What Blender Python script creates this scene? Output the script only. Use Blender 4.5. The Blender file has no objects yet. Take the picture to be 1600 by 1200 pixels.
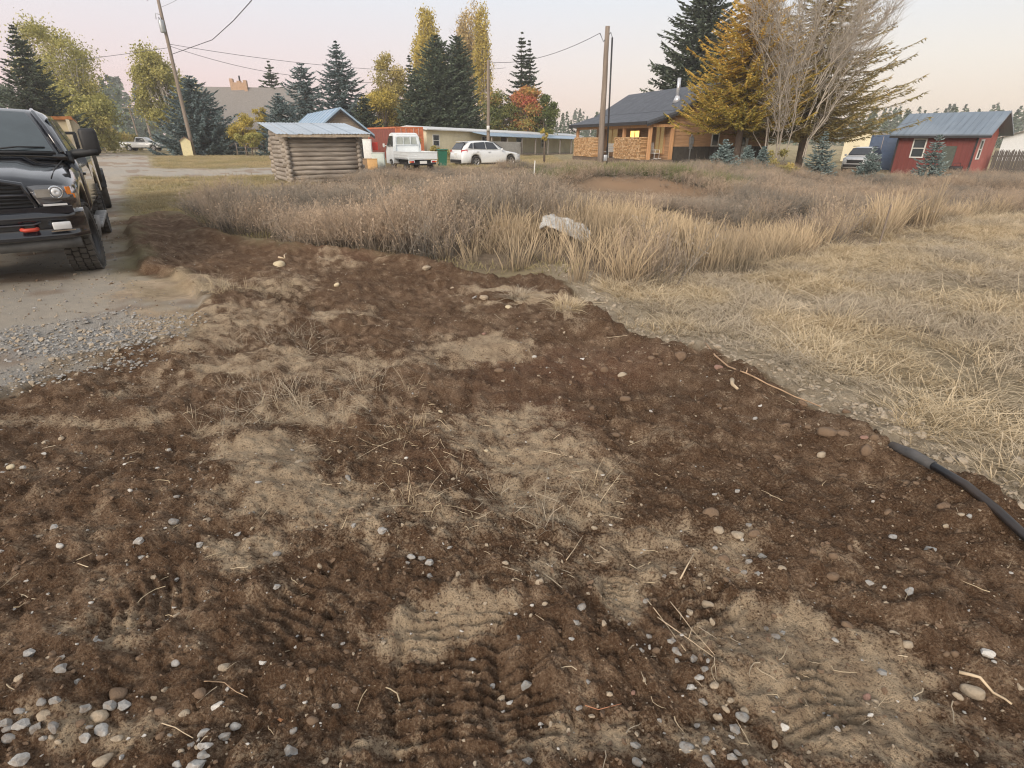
import bpy, bmesh, math, random
import numpy as np
from mathutils import Vector, Matrix
R = math.radians
random.seed(7); rng = np.random.default_rng(7)
SC = bpy.context.scene
COL = SC.collection

# ------------------------------------------------------------------ camera
CAM_H, PITCH, FPX = 1.6, R(24.5), 840.0
cam = bpy.data.cameras.new('camera'); cam.sensor_width = 36; cam.lens = 36*FPX/1600
cam.clip_start = 0.05; cam.clip_end = 6000
co = bpy.data.objects.new('camera', cam); COL.objects.link(co)
co.location = (0, 0, CAM_H); co.rotation_euler = (math.pi/2 - PITCH, 0, 0)
SC.camera = co

# ------------------------------------------------------------------ sky, sun, exposure
SUN_EL, SUN_AZ = R(28), R(205)            # azimuth clockwise from +Y: low, behind the camera on the left
w = bpy.data.worlds.new('World'); SC.world = w; w.use_nodes = True
nt = w.node_tree; nt.nodes.clear()
out = nt.nodes.new('ShaderNodeOutputWorld')
sky = nt.nodes.new('ShaderNodeTexSky'); sky.sky_type = 'NISHITA'; sky.sun_disc = False
sky.sun_elevation = SUN_EL; sky.sun_rotation = SUN_AZ; sky.altitude = 700; sky.air_density = 1.0; sky.dust_density = 1.5; sky.ozone_density = 1.5
bg1 = nt.nodes.new('ShaderNodeBackground'); bg1.inputs[1].default_value = 0.06
nt.links.new(sky.outputs[0], bg1.inputs[0])
tc = nt.nodes.new('ShaderNodeTexCoord'); sep = nt.nodes.new('ShaderNodeSeparateXYZ')
nt.links.new(tc.outputs['Generated'], sep.inputs[0])
def wramp(stops):
    r = nt.nodes.new('ShaderNodeValToRGB'); e = r.color_ramp.elements
    e[0].position, e[0].color = stops[0][0], (*stops[0][1], 1); e[1].position, e[1].color = stops[1][0], (*stops[1][1], 1)
    for p, c in stops[2:]:
        k = e.new(p); k.color = (*c, 1)
    nt.links.new(sep.outputs['Z'], r.inputs[0]); return r
# twilight: pink band on the side away from the sun's glow, peach towards the right, pale blue above
ra = wramp([(0.0, (.82, .51, .48)), (.03, (.86, .57, .54)), (.10, (.82, .67, .66)), (.19, (.76, .75, .78)), (.45, (.70, .71, .73)), (1, (.67, .685, .71))])
rb = wramp([(0.0, (.80, .62, .48)), (.03, (.86, .69, .55)), (.10, (.84, .76, .67)), (.19, (.75, .77, .79)), (.45, (.70, .71, .73)), (1, (.67, .685, .71))])
mr = nt.nodes.new('ShaderNodeMapRange'); mr.inputs[1].default_value = -.55; mr.inputs[2].default_value = .6; mr.interpolation_type = 'SMOOTHSTEP'
nt.links.new(sep.outputs['X'], mr.inputs[0])
mx = nt.nodes.new('ShaderNodeMix'); mx.data_type = 'RGBA'
nt.links.new(mr.outputs[0], mx.inputs[0]); nt.links.new(ra.outputs[0], mx.inputs[6]); nt.links.new(rb.outputs[0], mx.inputs[7])
bg2 = nt.nodes.new('ShaderNodeBackground'); bg2.inputs[1].default_value = .86
nt.links.new(mx.outputs[2], bg2.inputs[0])
ms = nt.nodes.new('ShaderNodeMixShader'); ms.inputs[0].default_value = .85
nt.links.new(bg1.outputs[0], ms.inputs[1]); nt.links.new(bg2.outputs[0], ms.inputs[2]); nt.links.new(ms.outputs[0], out.inputs[0])

sun = bpy.data.lights.new('sun', 'SUN'); sun.energy = 2.2; sun.angle = R(30); sun.color = (1, .87, .72)
so = bpy.data.objects.new('sun', sun); COL.objects.link(so)
el = SUN_EL
d = Vector((math.sin(SUN_AZ)*math.cos(el), math.cos(SUN_AZ)*math.cos(el), math.sin(el)))
so.rotation_euler = d.to_track_quat('Z', 'Y').to_euler()
SC.view_settings.view_transform = 'Standard'; SC.view_settings.look = 'None'
SC.view_settings.exposure = 0.55; SC.view_settings.gamma = 1.0
SC.render.engine = 'CYCLES'
SC.cycles.use_denoising = True; SC.cycles.filter_width = 1.15
SC.cycles.max_bounces = 6; SC.cycles.diffuse_bounces = 3; SC.cycles.glossy_bounces = 3; SC.cycles.transparent_max_bounces = 8
SC.cycles.volume_bounces = 2

# ------------------------------------------------------------------ helpers
cp, sp = math.cos(PITCH), math.sin(PITCH)
def ray(px, py):
    u, v = (px-800)/FPX, (600-py)/FPX
    return np.array([u, cp + v*sp, -sp + v*cp])
def gp(px, py, z=0.0):
    "ground point under a pixel of the photograph"
    r = ray(px, py); t = (z-CAM_H)/r[2]
    return (r[0]*t, r[1]*t)
def at(px, py, Y):
    r = ray(px, py); t = Y/r[1]
    return Vector((r[0]*t, Y, CAM_H + r[2]*t))
def depth(x, y, z): return y*cp - (z-CAM_H)*sp

def hash2(ix, iy, s):
    h = (ix.astype(np.int64)*374761393 + iy.astype(np.int64)*668265263 + s*982451653) & 0xffffffff
    h = ((h ^ (h >> 13))*1274126177) & 0xffffffff
    return ((h ^ (h >> 16)) & 0xffff)/65535.0
def vnoise(x, y, f, s=0):
    x = np.asarray(x)*f; y = np.asarray(y)*f
    ix, iy = np.floor(x), np.floor(y); fx, fy = x-ix, y-iy
    fx = fx*fx*(3-2*fx); fy = fy*fy*(3-2*fy)
    a = hash2(ix, iy, s); b = hash2(ix+1, iy, s); c = hash2(ix, iy+1, s); d = hash2(ix+1, iy+1, s)
    return (a+(b-a)*fx)*(1-fy) + (c+(d-c)*fx)*fy - .5
def fbm(x, y, f, o=4, s=0, g=.5):
    r = 0; a = 1
    for i in range(o):
        r = r + a*vnoise(x + 13.7*i, y - 7.3*i, f, s+i); f *= 2.03; a *= g
    return r
def sst(a, b, x):
    t = np.clip((np.asarray(x)-a)/(b-a), 0, 1); return t*t*(3-2*t)
def sdpoly(P, x, y):
    "signed distance to polygon, positive inside"
    P = np.array(P); x = np.asarray(x, float); y = np.asarray(y, float)
    dm = np.full(x.shape, 1e18); ins = np.zeros(x.shape, bool)
    for i in range(len(P)):
        ax, ay = P[i-1]; bx, by = P[i]
        ex, ey = bx-ax, by-ay; l = ex*ex+ey*ey
        t = np.clip(((x-ax)*ex+(y-ay)*ey)/l, 0, 1)
        dm = np.minimum(dm, (x-ax-t*ex)**2 + (y-ay-t*ey)**2)
        c = ((ay > y) != (by > y)) & (x < (bx-ax)*(y-ay)/((by-ay) if by != ay else 1e-9) + ax)
        ins ^= c
    return np.where(ins, 1, -1)*np.sqrt(dm)

# ---- materials
MATS = {}
def nodes(name):
    m = bpy.data.materials.new(name); m.use_nodes = True
    return m, m.node_tree, m.node_tree.nodes['Principled BSDF']
def N(t, kind, **kw):
    n = t.nodes.new('ShaderNode'+kind)
    for k, v in kw.items(): setattr(n, k, v)
    return n
def mixc(t, fac, a, b, mode='MIX'):
    m = N(t, 'Mix', data_type='RGBA', blend_type=mode)
    for i, v in ((0, fac), (6, a), (7, b)):
        if hasattr(v, 'is_linked') or isinstance(v, bpy.types.NodeSocket): t.links.new(v, m.inputs[i])
        elif i == 0: m.inputs[0].default_value = v
        else: m.inputs[i].default_value = (*v, 1)
    return m.outputs[2]
def noise(t, scale, detail=3, rough=.55, vec=None):
    n = N(t, 'TexNoise'); n.inputs['Scale'].default_value = scale; n.inputs['Detail'].default_value = detail; n.inputs['Roughness'].default_value = rough
    if vec is not None: t.links.new(vec, n.inputs['Vector'])
    return n.outputs['Fac']
def rng_(t, v, a, b, c=0, d=1):
    m = N(t, 'MapRange'); t.links.new(v, m.inputs[0])
    for i, k in zip((1, 2, 3, 4), (a, b, c, d)): m.inputs[i].default_value = k
    return m.outputs[0]
def bump(t, p, h, strength=.3, dist=.02):
    b = N(t, 'Bump'); b.inputs['Strength'].default_value = strength; b.inputs['Distance'].default_value = dist
    t.links.new(h, b.inputs['Height']); t.links.new(b.outputs[0], p.inputs['Normal'])
def pm(name, col, rough=.6, metal=0, var=.25, scale=6, bmp=.15, dirt=None, dirt_amt=.4, spec=.5, coat=0, stretch=None, emis=None):
    if name in MATS: return MATS[name]
    m, t, p = nodes(name)
    tcn = N(t, 'TexCoord'); vec = tcn.outputs['Object']
    if stretch:
        mp = N(t, 'Mapping'); mp.inputs['Scale'].default_value = stretch; t.links.new(vec, mp.inputs[0]); vec = mp.outputs[0]
    n1 = noise(t, scale, 5, .6, vec); n2 = noise(t, scale*.23, 3, .5, tcn.outputs['Object'])
    c = mixc(t, rng_(t, n1, .3, .7), tuple(x*(1-var) for x in col), tuple(min(1, x*(1+var)) for x in col))
    if dirt: c = mixc(t, rng_(t, n2, .45, .72, 0, dirt_amt), c, dirt)
    t.links.new(c, p.inputs['Base Color'])
    p.inputs['Metallic'].default_value = metal; p.inputs['Specular IOR Level'].default_value = spec
    t.links.new(rng_(t, n2, .3, .7, max(.02, rough*.8), min(1, rough*1.2)), p.inputs['Roughness'])
    if coat: p.inputs['Coat Weight'].default_value = coat; p.inputs['Coat Roughness'].default_value = .04
    if bmp: bump(t, p, n1, bmp, .01)
    if emis: p.inputs['Emission Color'].default_value = (*emis[0], 1); p.inputs['Emission Strength'].default_value = emis[1]
    MATS[name] = m; return m
def leafmat(name, stops, rough=.7, trans=.25):
    "colour of each leaf from its own random tint"
    m, t, p = nodes(name)
    a = N(t, 'Attribute', attribute_name='tint'); r = N(t, 'ValToRGB'); e = r.color_ramp.elements
    e[0].position, e[0].color = stops[0][0], (*stops[0][1], 1); e[1].position, e[1].color = stops[-1][0], (*stops[-1][1], 1)
    for q, c in stops[1:-1]: k = e.new(q); k.color = (*c, 1)
    t.links.new(a.outputs['Fac'], r.inputs[0]); t.links.new(r.outputs[0], p.inputs['Base Color'])
    p.inputs['Roughness'].default_value = rough; p.inputs['Specular IOR Level'].default_value = .2
    tr = N(t, 'BsdfTranslucent'); t.links.new(r.outputs[0], tr.inputs[0])
    mxs = N(t, 'MixShader'); mxs.inputs[0].default_value = trans
    t.links.new(p.outputs[0], mxs.inputs[1]); t.links.new(tr.outputs[0], mxs.inputs[2])
    t.links.new(mxs.outputs[0], t.nodes['Material Output'].inputs[0])
    MATS[name] = m; return m

# ---- objects
def tag(o, label=None, cat=None, group=None, kind=None):
    if label: o['label'] = label
    if cat: o['category'] = cat
    if group: o['group'] = group
    if kind: o['kind'] = kind
    return o
def thing(name, label, cat, loc=(0, 0, 0), rz=0, group=None, rot=None):
    o = bpy.data.objects.new(name, None); COL.objects.link(o); o.empty_display_size = .1
    o.location = loc; o.rotation_euler = rot or (0, 0, rz)
    return tag(o, label, cat, group)
def link(name, me, parent=None, mat=None):
    o = bpy.data.objects.new(name, me); COL.objects.link(o)
    if parent: o.parent = parent
    if mat: me.materials.append(mat)
    return o
def np_mesh(name, V, F, smooth=False, attrs=None):
    "V (n,3), F (m,k) same-size faces"
    V = np.ascontiguousarray(V, np.float32); F = np.ascontiguousarray(F, np.int32)
    me = bpy.data.meshes.new(name); n, k = F.shape
    me.vertices.add(len(V)); me.vertices.foreach_set('co', V.ravel())
    me.loops.add(n*k); me.loops.foreach_set('vertex_index', F.ravel())
    me.polygons.add(n); me.polygons.foreach_set('loop_start', np.arange(0, n*k, k, dtype=np.int32))
    if smooth: me.polygons.foreach_set('use_smooth', np.ones(n, bool))
    for a, val in (attrs or {}).items():
        val = np.ascontiguousarray(val, np.float32)
        if val.ndim == 1: at_ = me.attributes.new(a, 'FLOAT', 'POINT'); at_.data.foreach_set('value', val)
        else: at_ = me.attributes.new(a, 'FLOAT_COLOR', 'POINT'); at_.data.foreach_set('color', val.ravel())
    me.update(calc_edges=True); me.validate(); return me
class MB:
    "collects shapes into one mesh"
    def __init__(s): s.v = []; s.f = []; s.sm = []
    def add(s, vs, fs, smooth=False):
        b = len(s.v); s.v += [tuple(v) for v in vs]; s.f += [tuple(i+b for i in f) for f in fs]; s.sm += [smooth]*len(fs); return s
    def box(s, c, size, rot=None, bev=0):
        x, y, z = (k/2 for k in size)
        if bev:
            bm = bmesh.new(); bmesh.ops.create_cube(bm, size=1)
            for v in bm.verts: v.co = Vector((v.co.x*size[0], v.co.y*size[1], v.co.z*size[2]))
            bmesh.ops.bevel(bm, geom=bm.edges[:], offset=bev, segments=2, affect='EDGES', profile=.5)
            bm.verts.index_update(); vs = [v.co.copy() for v in bm.verts]; fs = [[v.index for v in f.verts] for f in bm.faces]; bm.free(); sm = True
        else:
            vs = [Vector((a*x, b*y, e*z)) for a in (-1, 1) for b in (-1, 1) for e in (-1, 1)]
            fs = [(0, 1, 3, 2), (4, 6, 7, 5), (0, 4, 5, 1), (2, 3, 7, 6), (0, 2, 6, 4), (1, 5, 7, 3)]; sm = False
        M = (rot.to_matrix() if hasattr(rot, 'to_matrix') else Matrix.Rotation(rot, 3, 'Z')) if rot is not None else Matrix.Identity(3)
        return s.add([M @ v + Vector(c) for v in vs], fs, sm)
    def tube(s, pts, rad, n=8, caps=True, smooth=True):
        pts = [Vector([float(c) for c in p]) for p in pts]; rad = [float(q) for q in rad] if hasattr(rad, '__len__') else [float(rad)]*len(pts)
        vs = []; fs = []; up = None
        for i, p in enumerate(pts):
            t = (pts[min(i+1, len(pts)-1)] - pts[max(i-1, 0)]).normalized()
            if up is None: up = Vector((0, 0, 1)) if abs(t.z) < .9 else Vector((1, 0, 0))
            a = t.cross(up).normalized(); b = a.cross(t).normalized(); up = b
            vs += [p + rad[i]*(math.cos(2*math.pi*k/n)*a + math.sin(2*math.pi*k/n)*b) for k in range(n)]
        for i in range(len(pts)-1):
            fs += [(i*n+k, i*n+(k+1) % n, (i+1)*n+(k+1) % n, (i+1)*n+k) for k in range(n)]
        if caps: fs += [tuple(range(n))[::-1], tuple((len(pts)-1)*n+k for k in range(n))]
        return s.add(vs, fs, smooth)
    def loft(s, secs, closed=True, caps=True, smooth=True):
        n = len(secs[0]); vs = [p for q in secs for p in q]; fs = []
        for i in range(len(secs)-1):
            for k in range(n if closed else n-1):
                fs.append((i*n+k, i*n+(k+1) % n, (i+1)*n+(k+1) % n, (i+1)*n+k))
        if caps and closed: fs += [tuple(range(n))[::-1], tuple((len(secs)-1)*n+k for k in range(n))]
        return s.add(vs, fs, smooth)
    def prism(s, poly, d0, d1, axis='y', smooth=False):
        "polygon in the two other axes extruded along axis"
        def P(a, b, t): return {'y': (a, t, b), 'x': (t, a, b), 'z': (a, b, t)}[axis]
        n = len(poly); vs = [P(a, b, d0) for a, b in poly] + [P(a, b, d1) for a, b in poly]
        fs = [(k, (k+1) % n, n+(k+1) % n, n+k) for k in range(n)] + [tuple(range(n))[::-1], tuple(range(n, 2*n))]
        return s.add(vs, fs, smooth)
    def lathe(s, prof, c=(0, 0, 0), axis='x', n=24, smooth=True):
        "prof: (axial, radius) closed outline"
        vs = []; m = len(prof)
        for k in range(n):
            a = 2*math.pi*k/n
            for ax, r in prof:
                p = {'x': (ax, r*math.cos(a), r*math.sin(a)), 'y': (r*math.cos(a), ax, r*math.sin(a)), 'z': (r*math.cos(a), r*math.sin(a), ax)}[axis]
                vs.append((p[0]+c[0], p[1]+c[1], p[2]+c[2]))
        fs = [(k*m+j, k*m+(j+1) % m, ((k+1) % n)*m+(j+1) % m, ((k+1) % n)*m+j) for k in range(n) for j in range(m)]
        return s.add(vs, fs, smooth)
    def build(s, name, mat, parent=None, kind=None, label=None, sub=0, normals=True):
        me = bpy.data.meshes.new(name); me.from_pydata(s.v, [], s.f)
        me.polygons.foreach_set('use_smooth', s.sm)
        if normals:
            bm = bmesh.new(); bm.from_mesh(me); bmesh.ops.recalc_face_normals(bm, faces=bm.faces[:]); bm.to_mesh(me); bm.free()
        me.update(); o = link(name, me, parent, mat)
        if any(s.sm) and not all(s.sm) or sub: pass
        if sub:
            md = o.modifiers.new('s', 'SUBSURF'); md.levels = sub; md.render_levels = sub
        if kind: o['kind'] = kind
        if label: o['label'] = label
        return o
def copy_tree(o, parent=None):
    c = o.copy(); COL.objects.link(c); c.parent = parent
    for ch in o.children: copy_tree(ch, c)
    return c
PROTO = bpy.data.collections.new('protos')
def scatter(name, protos, pts, rots, scl, idx, label, cat, mat):
    "one object made of countless copies of a few small meshes"
    c = bpy.data.collections.new(name+'_shapes')
    for k, me in enumerate(protos):
        o = bpy.data.objects.new('%s_shape_%02d' % (name, k), me); c.objects.link(o)
    n = len(pts); me = bpy.data.meshes.new(name); me.vertices.add(n)
    me.vertices.foreach_set('co', np.ascontiguousarray(pts, np.float32).ravel())
    a = me.attributes.new('rot', 'FLOAT_VECTOR', 'POINT'); a.data.foreach_set('vector', np.ascontiguousarray(rots, np.float32).ravel())
    scl = np.asarray(scl, np.float32)
    if scl.ndim == 1: scl = np.repeat(scl[:, None], 3, 1)
    a = me.attributes.new('scl', 'FLOAT_VECTOR', 'POINT'); a.data.foreach_set('vector', np.ascontiguousarray(scl).ravel())
    a = me.attributes.new('idx', 'INT', 'POINT'); a.data.foreach_set('value', np.ascontiguousarray(idx, np.int32))
    me.update(); o = link(name, me, None, mat)
    g = bpy.data.node_groups.new(name, 'GeometryNodeTree')
    g.interface.new_socket('Geometry', in_out='INPUT', socket_type='NodeSocketGeometry'); g.interface.new_socket('Geometry', in_out='OUTPUT', socket_type='NodeSocketGeometry')
    gi, go = g.nodes.new('NodeGroupInput'), g.nodes.new('NodeGroupOutput')
    ci = g.nodes.new('GeometryNodeCollectionInfo'); ci.inputs[0].default_value = c; ci.inputs['Separate Children'].default_value = True; ci.inputs['Reset Children'].default_value = True
    ip = g.nodes.new('GeometryNodeInstanceOnPoints'); ip.inputs['Pick Instance'].default_value = True
    def na(nm, ty):
        q = g.nodes.new('GeometryNodeInputNamedAttribute'); q.data_type = ty; q.inputs[0].default_value = nm; return q.outputs[0]
    g.links.new(gi.outputs[0], ip.inputs['Points']); g.links.new(ci.outputs[0], ip.inputs['Instance'])
    g.links.new(na('idx', 'INT'), ip.inputs['Instance Index']); g.links.new(na('rot', 'FLOAT_VECTOR'), ip.inputs['Rotation']); g.links.new(na('scl', 'FLOAT_VECTOR'), ip.inputs['Scale'])
    g.links.new(ip.outputs[0], go.inputs[0])
    md = o.modifiers.new('scatter', 'NODES'); md.node_group = g
    return tag(o, label, cat, kind='stuff')

# ================================================================== GROUND
B_LINE = [(850, 428), (905, 470), (965, 515), (1030, 540), (1100, 556), (1200, 595), (1290, 640), (1345, 672), (1400, 706), (1500, 758), (1600, 800), (2300, 1090)]
SOIL = [gp(*p) for p in [(200, 345), (245, 338), (290, 335), (330, 366), (400, 380), (470, 391), (560, 398), (640, 405), (700, 420), (760, 434), (800, 432)] + B_LINE] \
    + [(9, -.5), (7, -6), (-7, -6), (-7, 1.2)] + [gp(*p) for p in [(-300, 690), (0, 597), (110, 572), (190, 556), (285, 522), (310, 480), (275, 440), (212, 425), (203, 390)]]
ROAD = [gp(*p) for p in [(-300, 690), (0, 600), (110, 575), (190, 558), (285, 522), (300, 480), (230, 440), (205, 425), (198, 345), (196, 300), (205, 277), (330, 276), (440, 272), (640, 270), (640, 262), (425, 262), (330, 264), (240, 263), (232, 243), (180, 239), (60, 239), (-400, 240), (-1200, 300)]] + [(-30, 1.5)]
E_LINE = [(905, 455), (1000, 440), (1130, 425), (1250, 396), (1380, 367), (1490, 345), (1600, 330), (2000, 288)]
FIELD = [gp(*p) for p in B_LINE[1:]] + [(14, -2)] + [gp(px, py, -.15) for px, py in E_LINE[::-1]]
WEED = [gp(*p) for p in [(292, 332), (330, 364), (400, 378), (470, 389), (560, 396), (640, 403), (700, 417), (760, 430), (850, 424), (905, 452)] + E_LINE[1:] + [(2000, 262), (1600, 262), (1200, 259), (1000, 260), (800, 262), (690, 266), (580, 276), (440, 294), (380, 302), (300, 312)]]
SAND = [  # dry tan patches: centre pixel, half sizes, strength
 (740, 545, 80, 13, 1), (480, 640, 95, 28, .55), (420, 715, 65, 30, .9), (455, 770, 90, 40, .75), (560, 790, 150, 35, .55), (850, 770, 100, 45, .6), (800, 690, 90, 45, .6), (870, 730, 90, 18, .8),
 (965, 905, 36, 40, .8), (1000, 850, 130, 30, .5), (690, 970, 75, 34, .75), (1190, 985, 80, 50, .8), (1290, 1080, 130, 75, 1), (1360, 1140, 110, 60, .9), (1120, 1150, 90, 40, .5),
 (185, 975, 60, 26, .5), (410, 865, 70, 22, .6), (340, 588, 40, 12, .8), (800, 464, 55, 7, .9), (890, 488, 34, 18, 1), (130, 1160, 130, 36, .6), (940, 1165, 110, 36, .65), (1090, 860, 90, 30, .45),
 (600, 575, 120, 16, .45), (440, 575, 100, 22, .5), (270, 448, 80, 16, 1), (255, 505, 60, 16, 1), (370, 505, 60, 22, .55), (330, 540, 70, 14, .6), (520, 497, 50, 6, .7), (450, 445, 45, 18, .5), (560, 410, 40, 5, .5),
 (160, 664, 70, 6, .6), (60, 650, 70, 16, .4), (680, 660, 60, 16, .3), (1030, 700, 60, 14, .25), (640, 830, 150, 26, .35), (850, 880, 80, 30, .4), (1330, 860, 60, 14, .2), (250, 610, 90, 10, .3), (1560, 1160, 60, 30, .3), (600, 1185, 60, 16, .4)]
RED = [(880, 580, 130, 30, .9), (820, 650, 80, 30, .7), (760, 600, 80, 30, .5), (1290, 640, 40, 10, .8), (560, 400, 80, 6, .6), (700, 720, 60, 20, .4)]
def ell(lst, x, y):
    r = np.zeros(np.shape(x))
    wx = x + .22*fbm(x, y, 2.2, 3, 51)*np.clip(y, 1, 6)*.4; wy = y + .30*fbm(x, y, 2.2, 3, 71)*np.clip(y, 1, 6)*.4
    for cx, cy, rx, ry, s in lst:
        X, Y = gp(cx, cy); X2 = gp(cx+rx, cy)[0]; Ya = gp(cx, cy-ry)[1]; Yb = gp(cx, cy+ry)[1]
        q = np.sqrt(((wx-X)/(X2-X))**2 + ((wy-Y)/np.where(wy > Y, Ya-Y, Y-Yb))**2)
        r = np.maximum(r, s*sst(1.75, .5, q))
    return r
def seg_frame(p0, p1, x, y):
    a = np.array(gp(*p0)); b = np.array(gp(*p1)); d = b-a; L = np.hypot(*d); d /= L
    s = (x-a[0])*d[0] + (y-a[1])*d[1]; t = -(x-a[0])*d[1] + (y-a[1])*d[0]
    return s, t, L
TRACKS = [((690, 1200), (720, 930), .21, .040), ((840, 1200), (800, 1000), .10, .038), ((120, 985), (330, 900), .13, .05), ((1330, 1180), (1200, 1000), .16, .045), ((960, 960), (965, 870), .06, .03),
          ((400, 1010), (560, 870), .15, .05), ((500, 485), (420, 440), .28, .10), ((1060, 900), (1180, 1010), .16, .05)]
def masks(x, y):
    wob = .10*fbm(x, y, 1.3, 3, 5) + .05*fbm(x, y, 6, 2, 9)
    dS = sdpoly(SOIL, x, y) + wob*np.clip(y*.35, .3, 1.6)
    dR = sdpoly(ROAD, x, y) + 2*wob
    dF = sdpoly(FIELD, x, y) + wob
    dW = sdpoly(WEED, x, y) + wob
    return dS, dR, dF, dW
def height(x, y, M=None):
    x = np.asarray(x, float); y = np.asarray(y, float)
    dS, dR, dF, dW = M or masks(x, y)
    soil = sst(-.02, .12, dS); road = sst(-.1, .3, dR)*(1-soil)
    right = sst(.2, 1.0, x)
    z = np.zeros(x.shape)
    z = z - .12*sst(.0, 1.6, -dS)*right*sst(9.5, 7.0, y - .35*x) * (1-road)          # the fill drops to the field on its right
    z = z + (.05+.10*np.abs(fbm(x, y, 5, 3, 99)))*np.exp(-((dS-.18)/.22)**2)*sst(-.4, .5, x)*soil                        # its crest
    z = z + .10*np.exp(-((dS-.15)/.25)**2)*soil*sst(.3, -1, x)*sst(5, 6.5, y)
    # ditch beyond the mown field, falling ground towards the red shed
    do = -dF
    z = z - .55*np.exp(-((do-1.5)/1.1)**2)*sst(2.5, 5, x)*sst(5.5, 8, y)*(do > 0)
    z = z - .25*sst(1.5, 5, do)*sst(3, 7, x)*sst(6, 9, y)*sst(20, 12, y)
    z = z - .62*sst(.42, .56, x/np.maximum(y, 1))*sst(11, 21, y)
    # mound in the weeds
    mx_, my_ = at(985, 300, 19.5)[0], 19.0
    z = z + .55*np.exp(-(((x-mx_)/3.0)**2 + ((y-my_)/1.9)**2)**1.3)
    z = z + .12*np.exp(-((x+1.5)/3.5)**2 - ((y-14)/2.2)**2)
    weedz = sst(0, 1.5, dW)*sst(8, 11, y)
    z = z + weedz*(.55*np.minimum(.12, fbm(x, y, .22, 2, 97)) + .18*np.minimum(.2, fbm(x, y, .7, 2, 98)))
    # soil relief
    near = sst(14, 7, y)
    sand = ell(SAND, x, y)
    lum = fbm(x, y, 2.6, 3, 21)
    clod = np.abs(fbm(x, y, 9, 4, 33))
    z = z + soil*near*(.085*lum + .075*(clod-.18)*(1-.5*sand) + .034*np.abs(fbm(x, y, 24, 4, 41))*(1-.45*sand) + .016*np.maximum(0, fbm(x, y, 75, 2, 44)))
    z = z + soil*.02*fbm(x, y, 1.1, 3, 25)*sst(3, 6, y)*2
    for p0, p1, hw, per in TRACKS:
        s, t, L = seg_frame(p0, p1, x, y)
        m = sst(1.05, .8, np.abs(t)/hw)*sst(0, .1, s)*sst(L, L-.15, s)*sst(-.22, .08, fbm(x, y, 3.1, 2, 81)+.26)
        z = z + soil*m*(per*.36*np.maximum(-.45, np.sin(2*math.pi*(s + .12*np.abs(t) + .03*fbm(x, y, 4, 2, 83))/per)) - .02)
    # a tyre groove across the road edge
    for p0, p1 in (((20, 532), (290, 482)), ((0, 590), (330, 545))):
        s, t, L = seg_frame(p0, p1, x, y)
        z = z - .05*np.exp(-(t/.10)**2)*sst(0, .4, s)*sst(L, L-.5, s) + .03*np.exp(-((t-.22)/.10)**2)*sst(0, .4, s)*sst(L, L-.5, s)
    z = z + road*(.03*fbm(x, y, .5, 3, 61) + .008*fbm(x, y, 9, 3, 62)*near)
    rest = (1-soil)*(1-road)
    z = z + rest*sst(1.0, .3, -dS)*sst(0, 1, x)*near*(.09*np.abs(fbm(x, y, 8, 4, 95))+.035*np.abs(fbm(x, y, 30, 3, 96)))
    z = z + rest*(.05*fbm(x, y, .8, 3, 65) + .03*fbm(x, y, 5, 3, 66)*near)
    far = np.hypot(x, y)
    z = z + sst(150, 900, far)*7*(fbm(x, y, .002, 3, 90)+.2)
    return z

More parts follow.
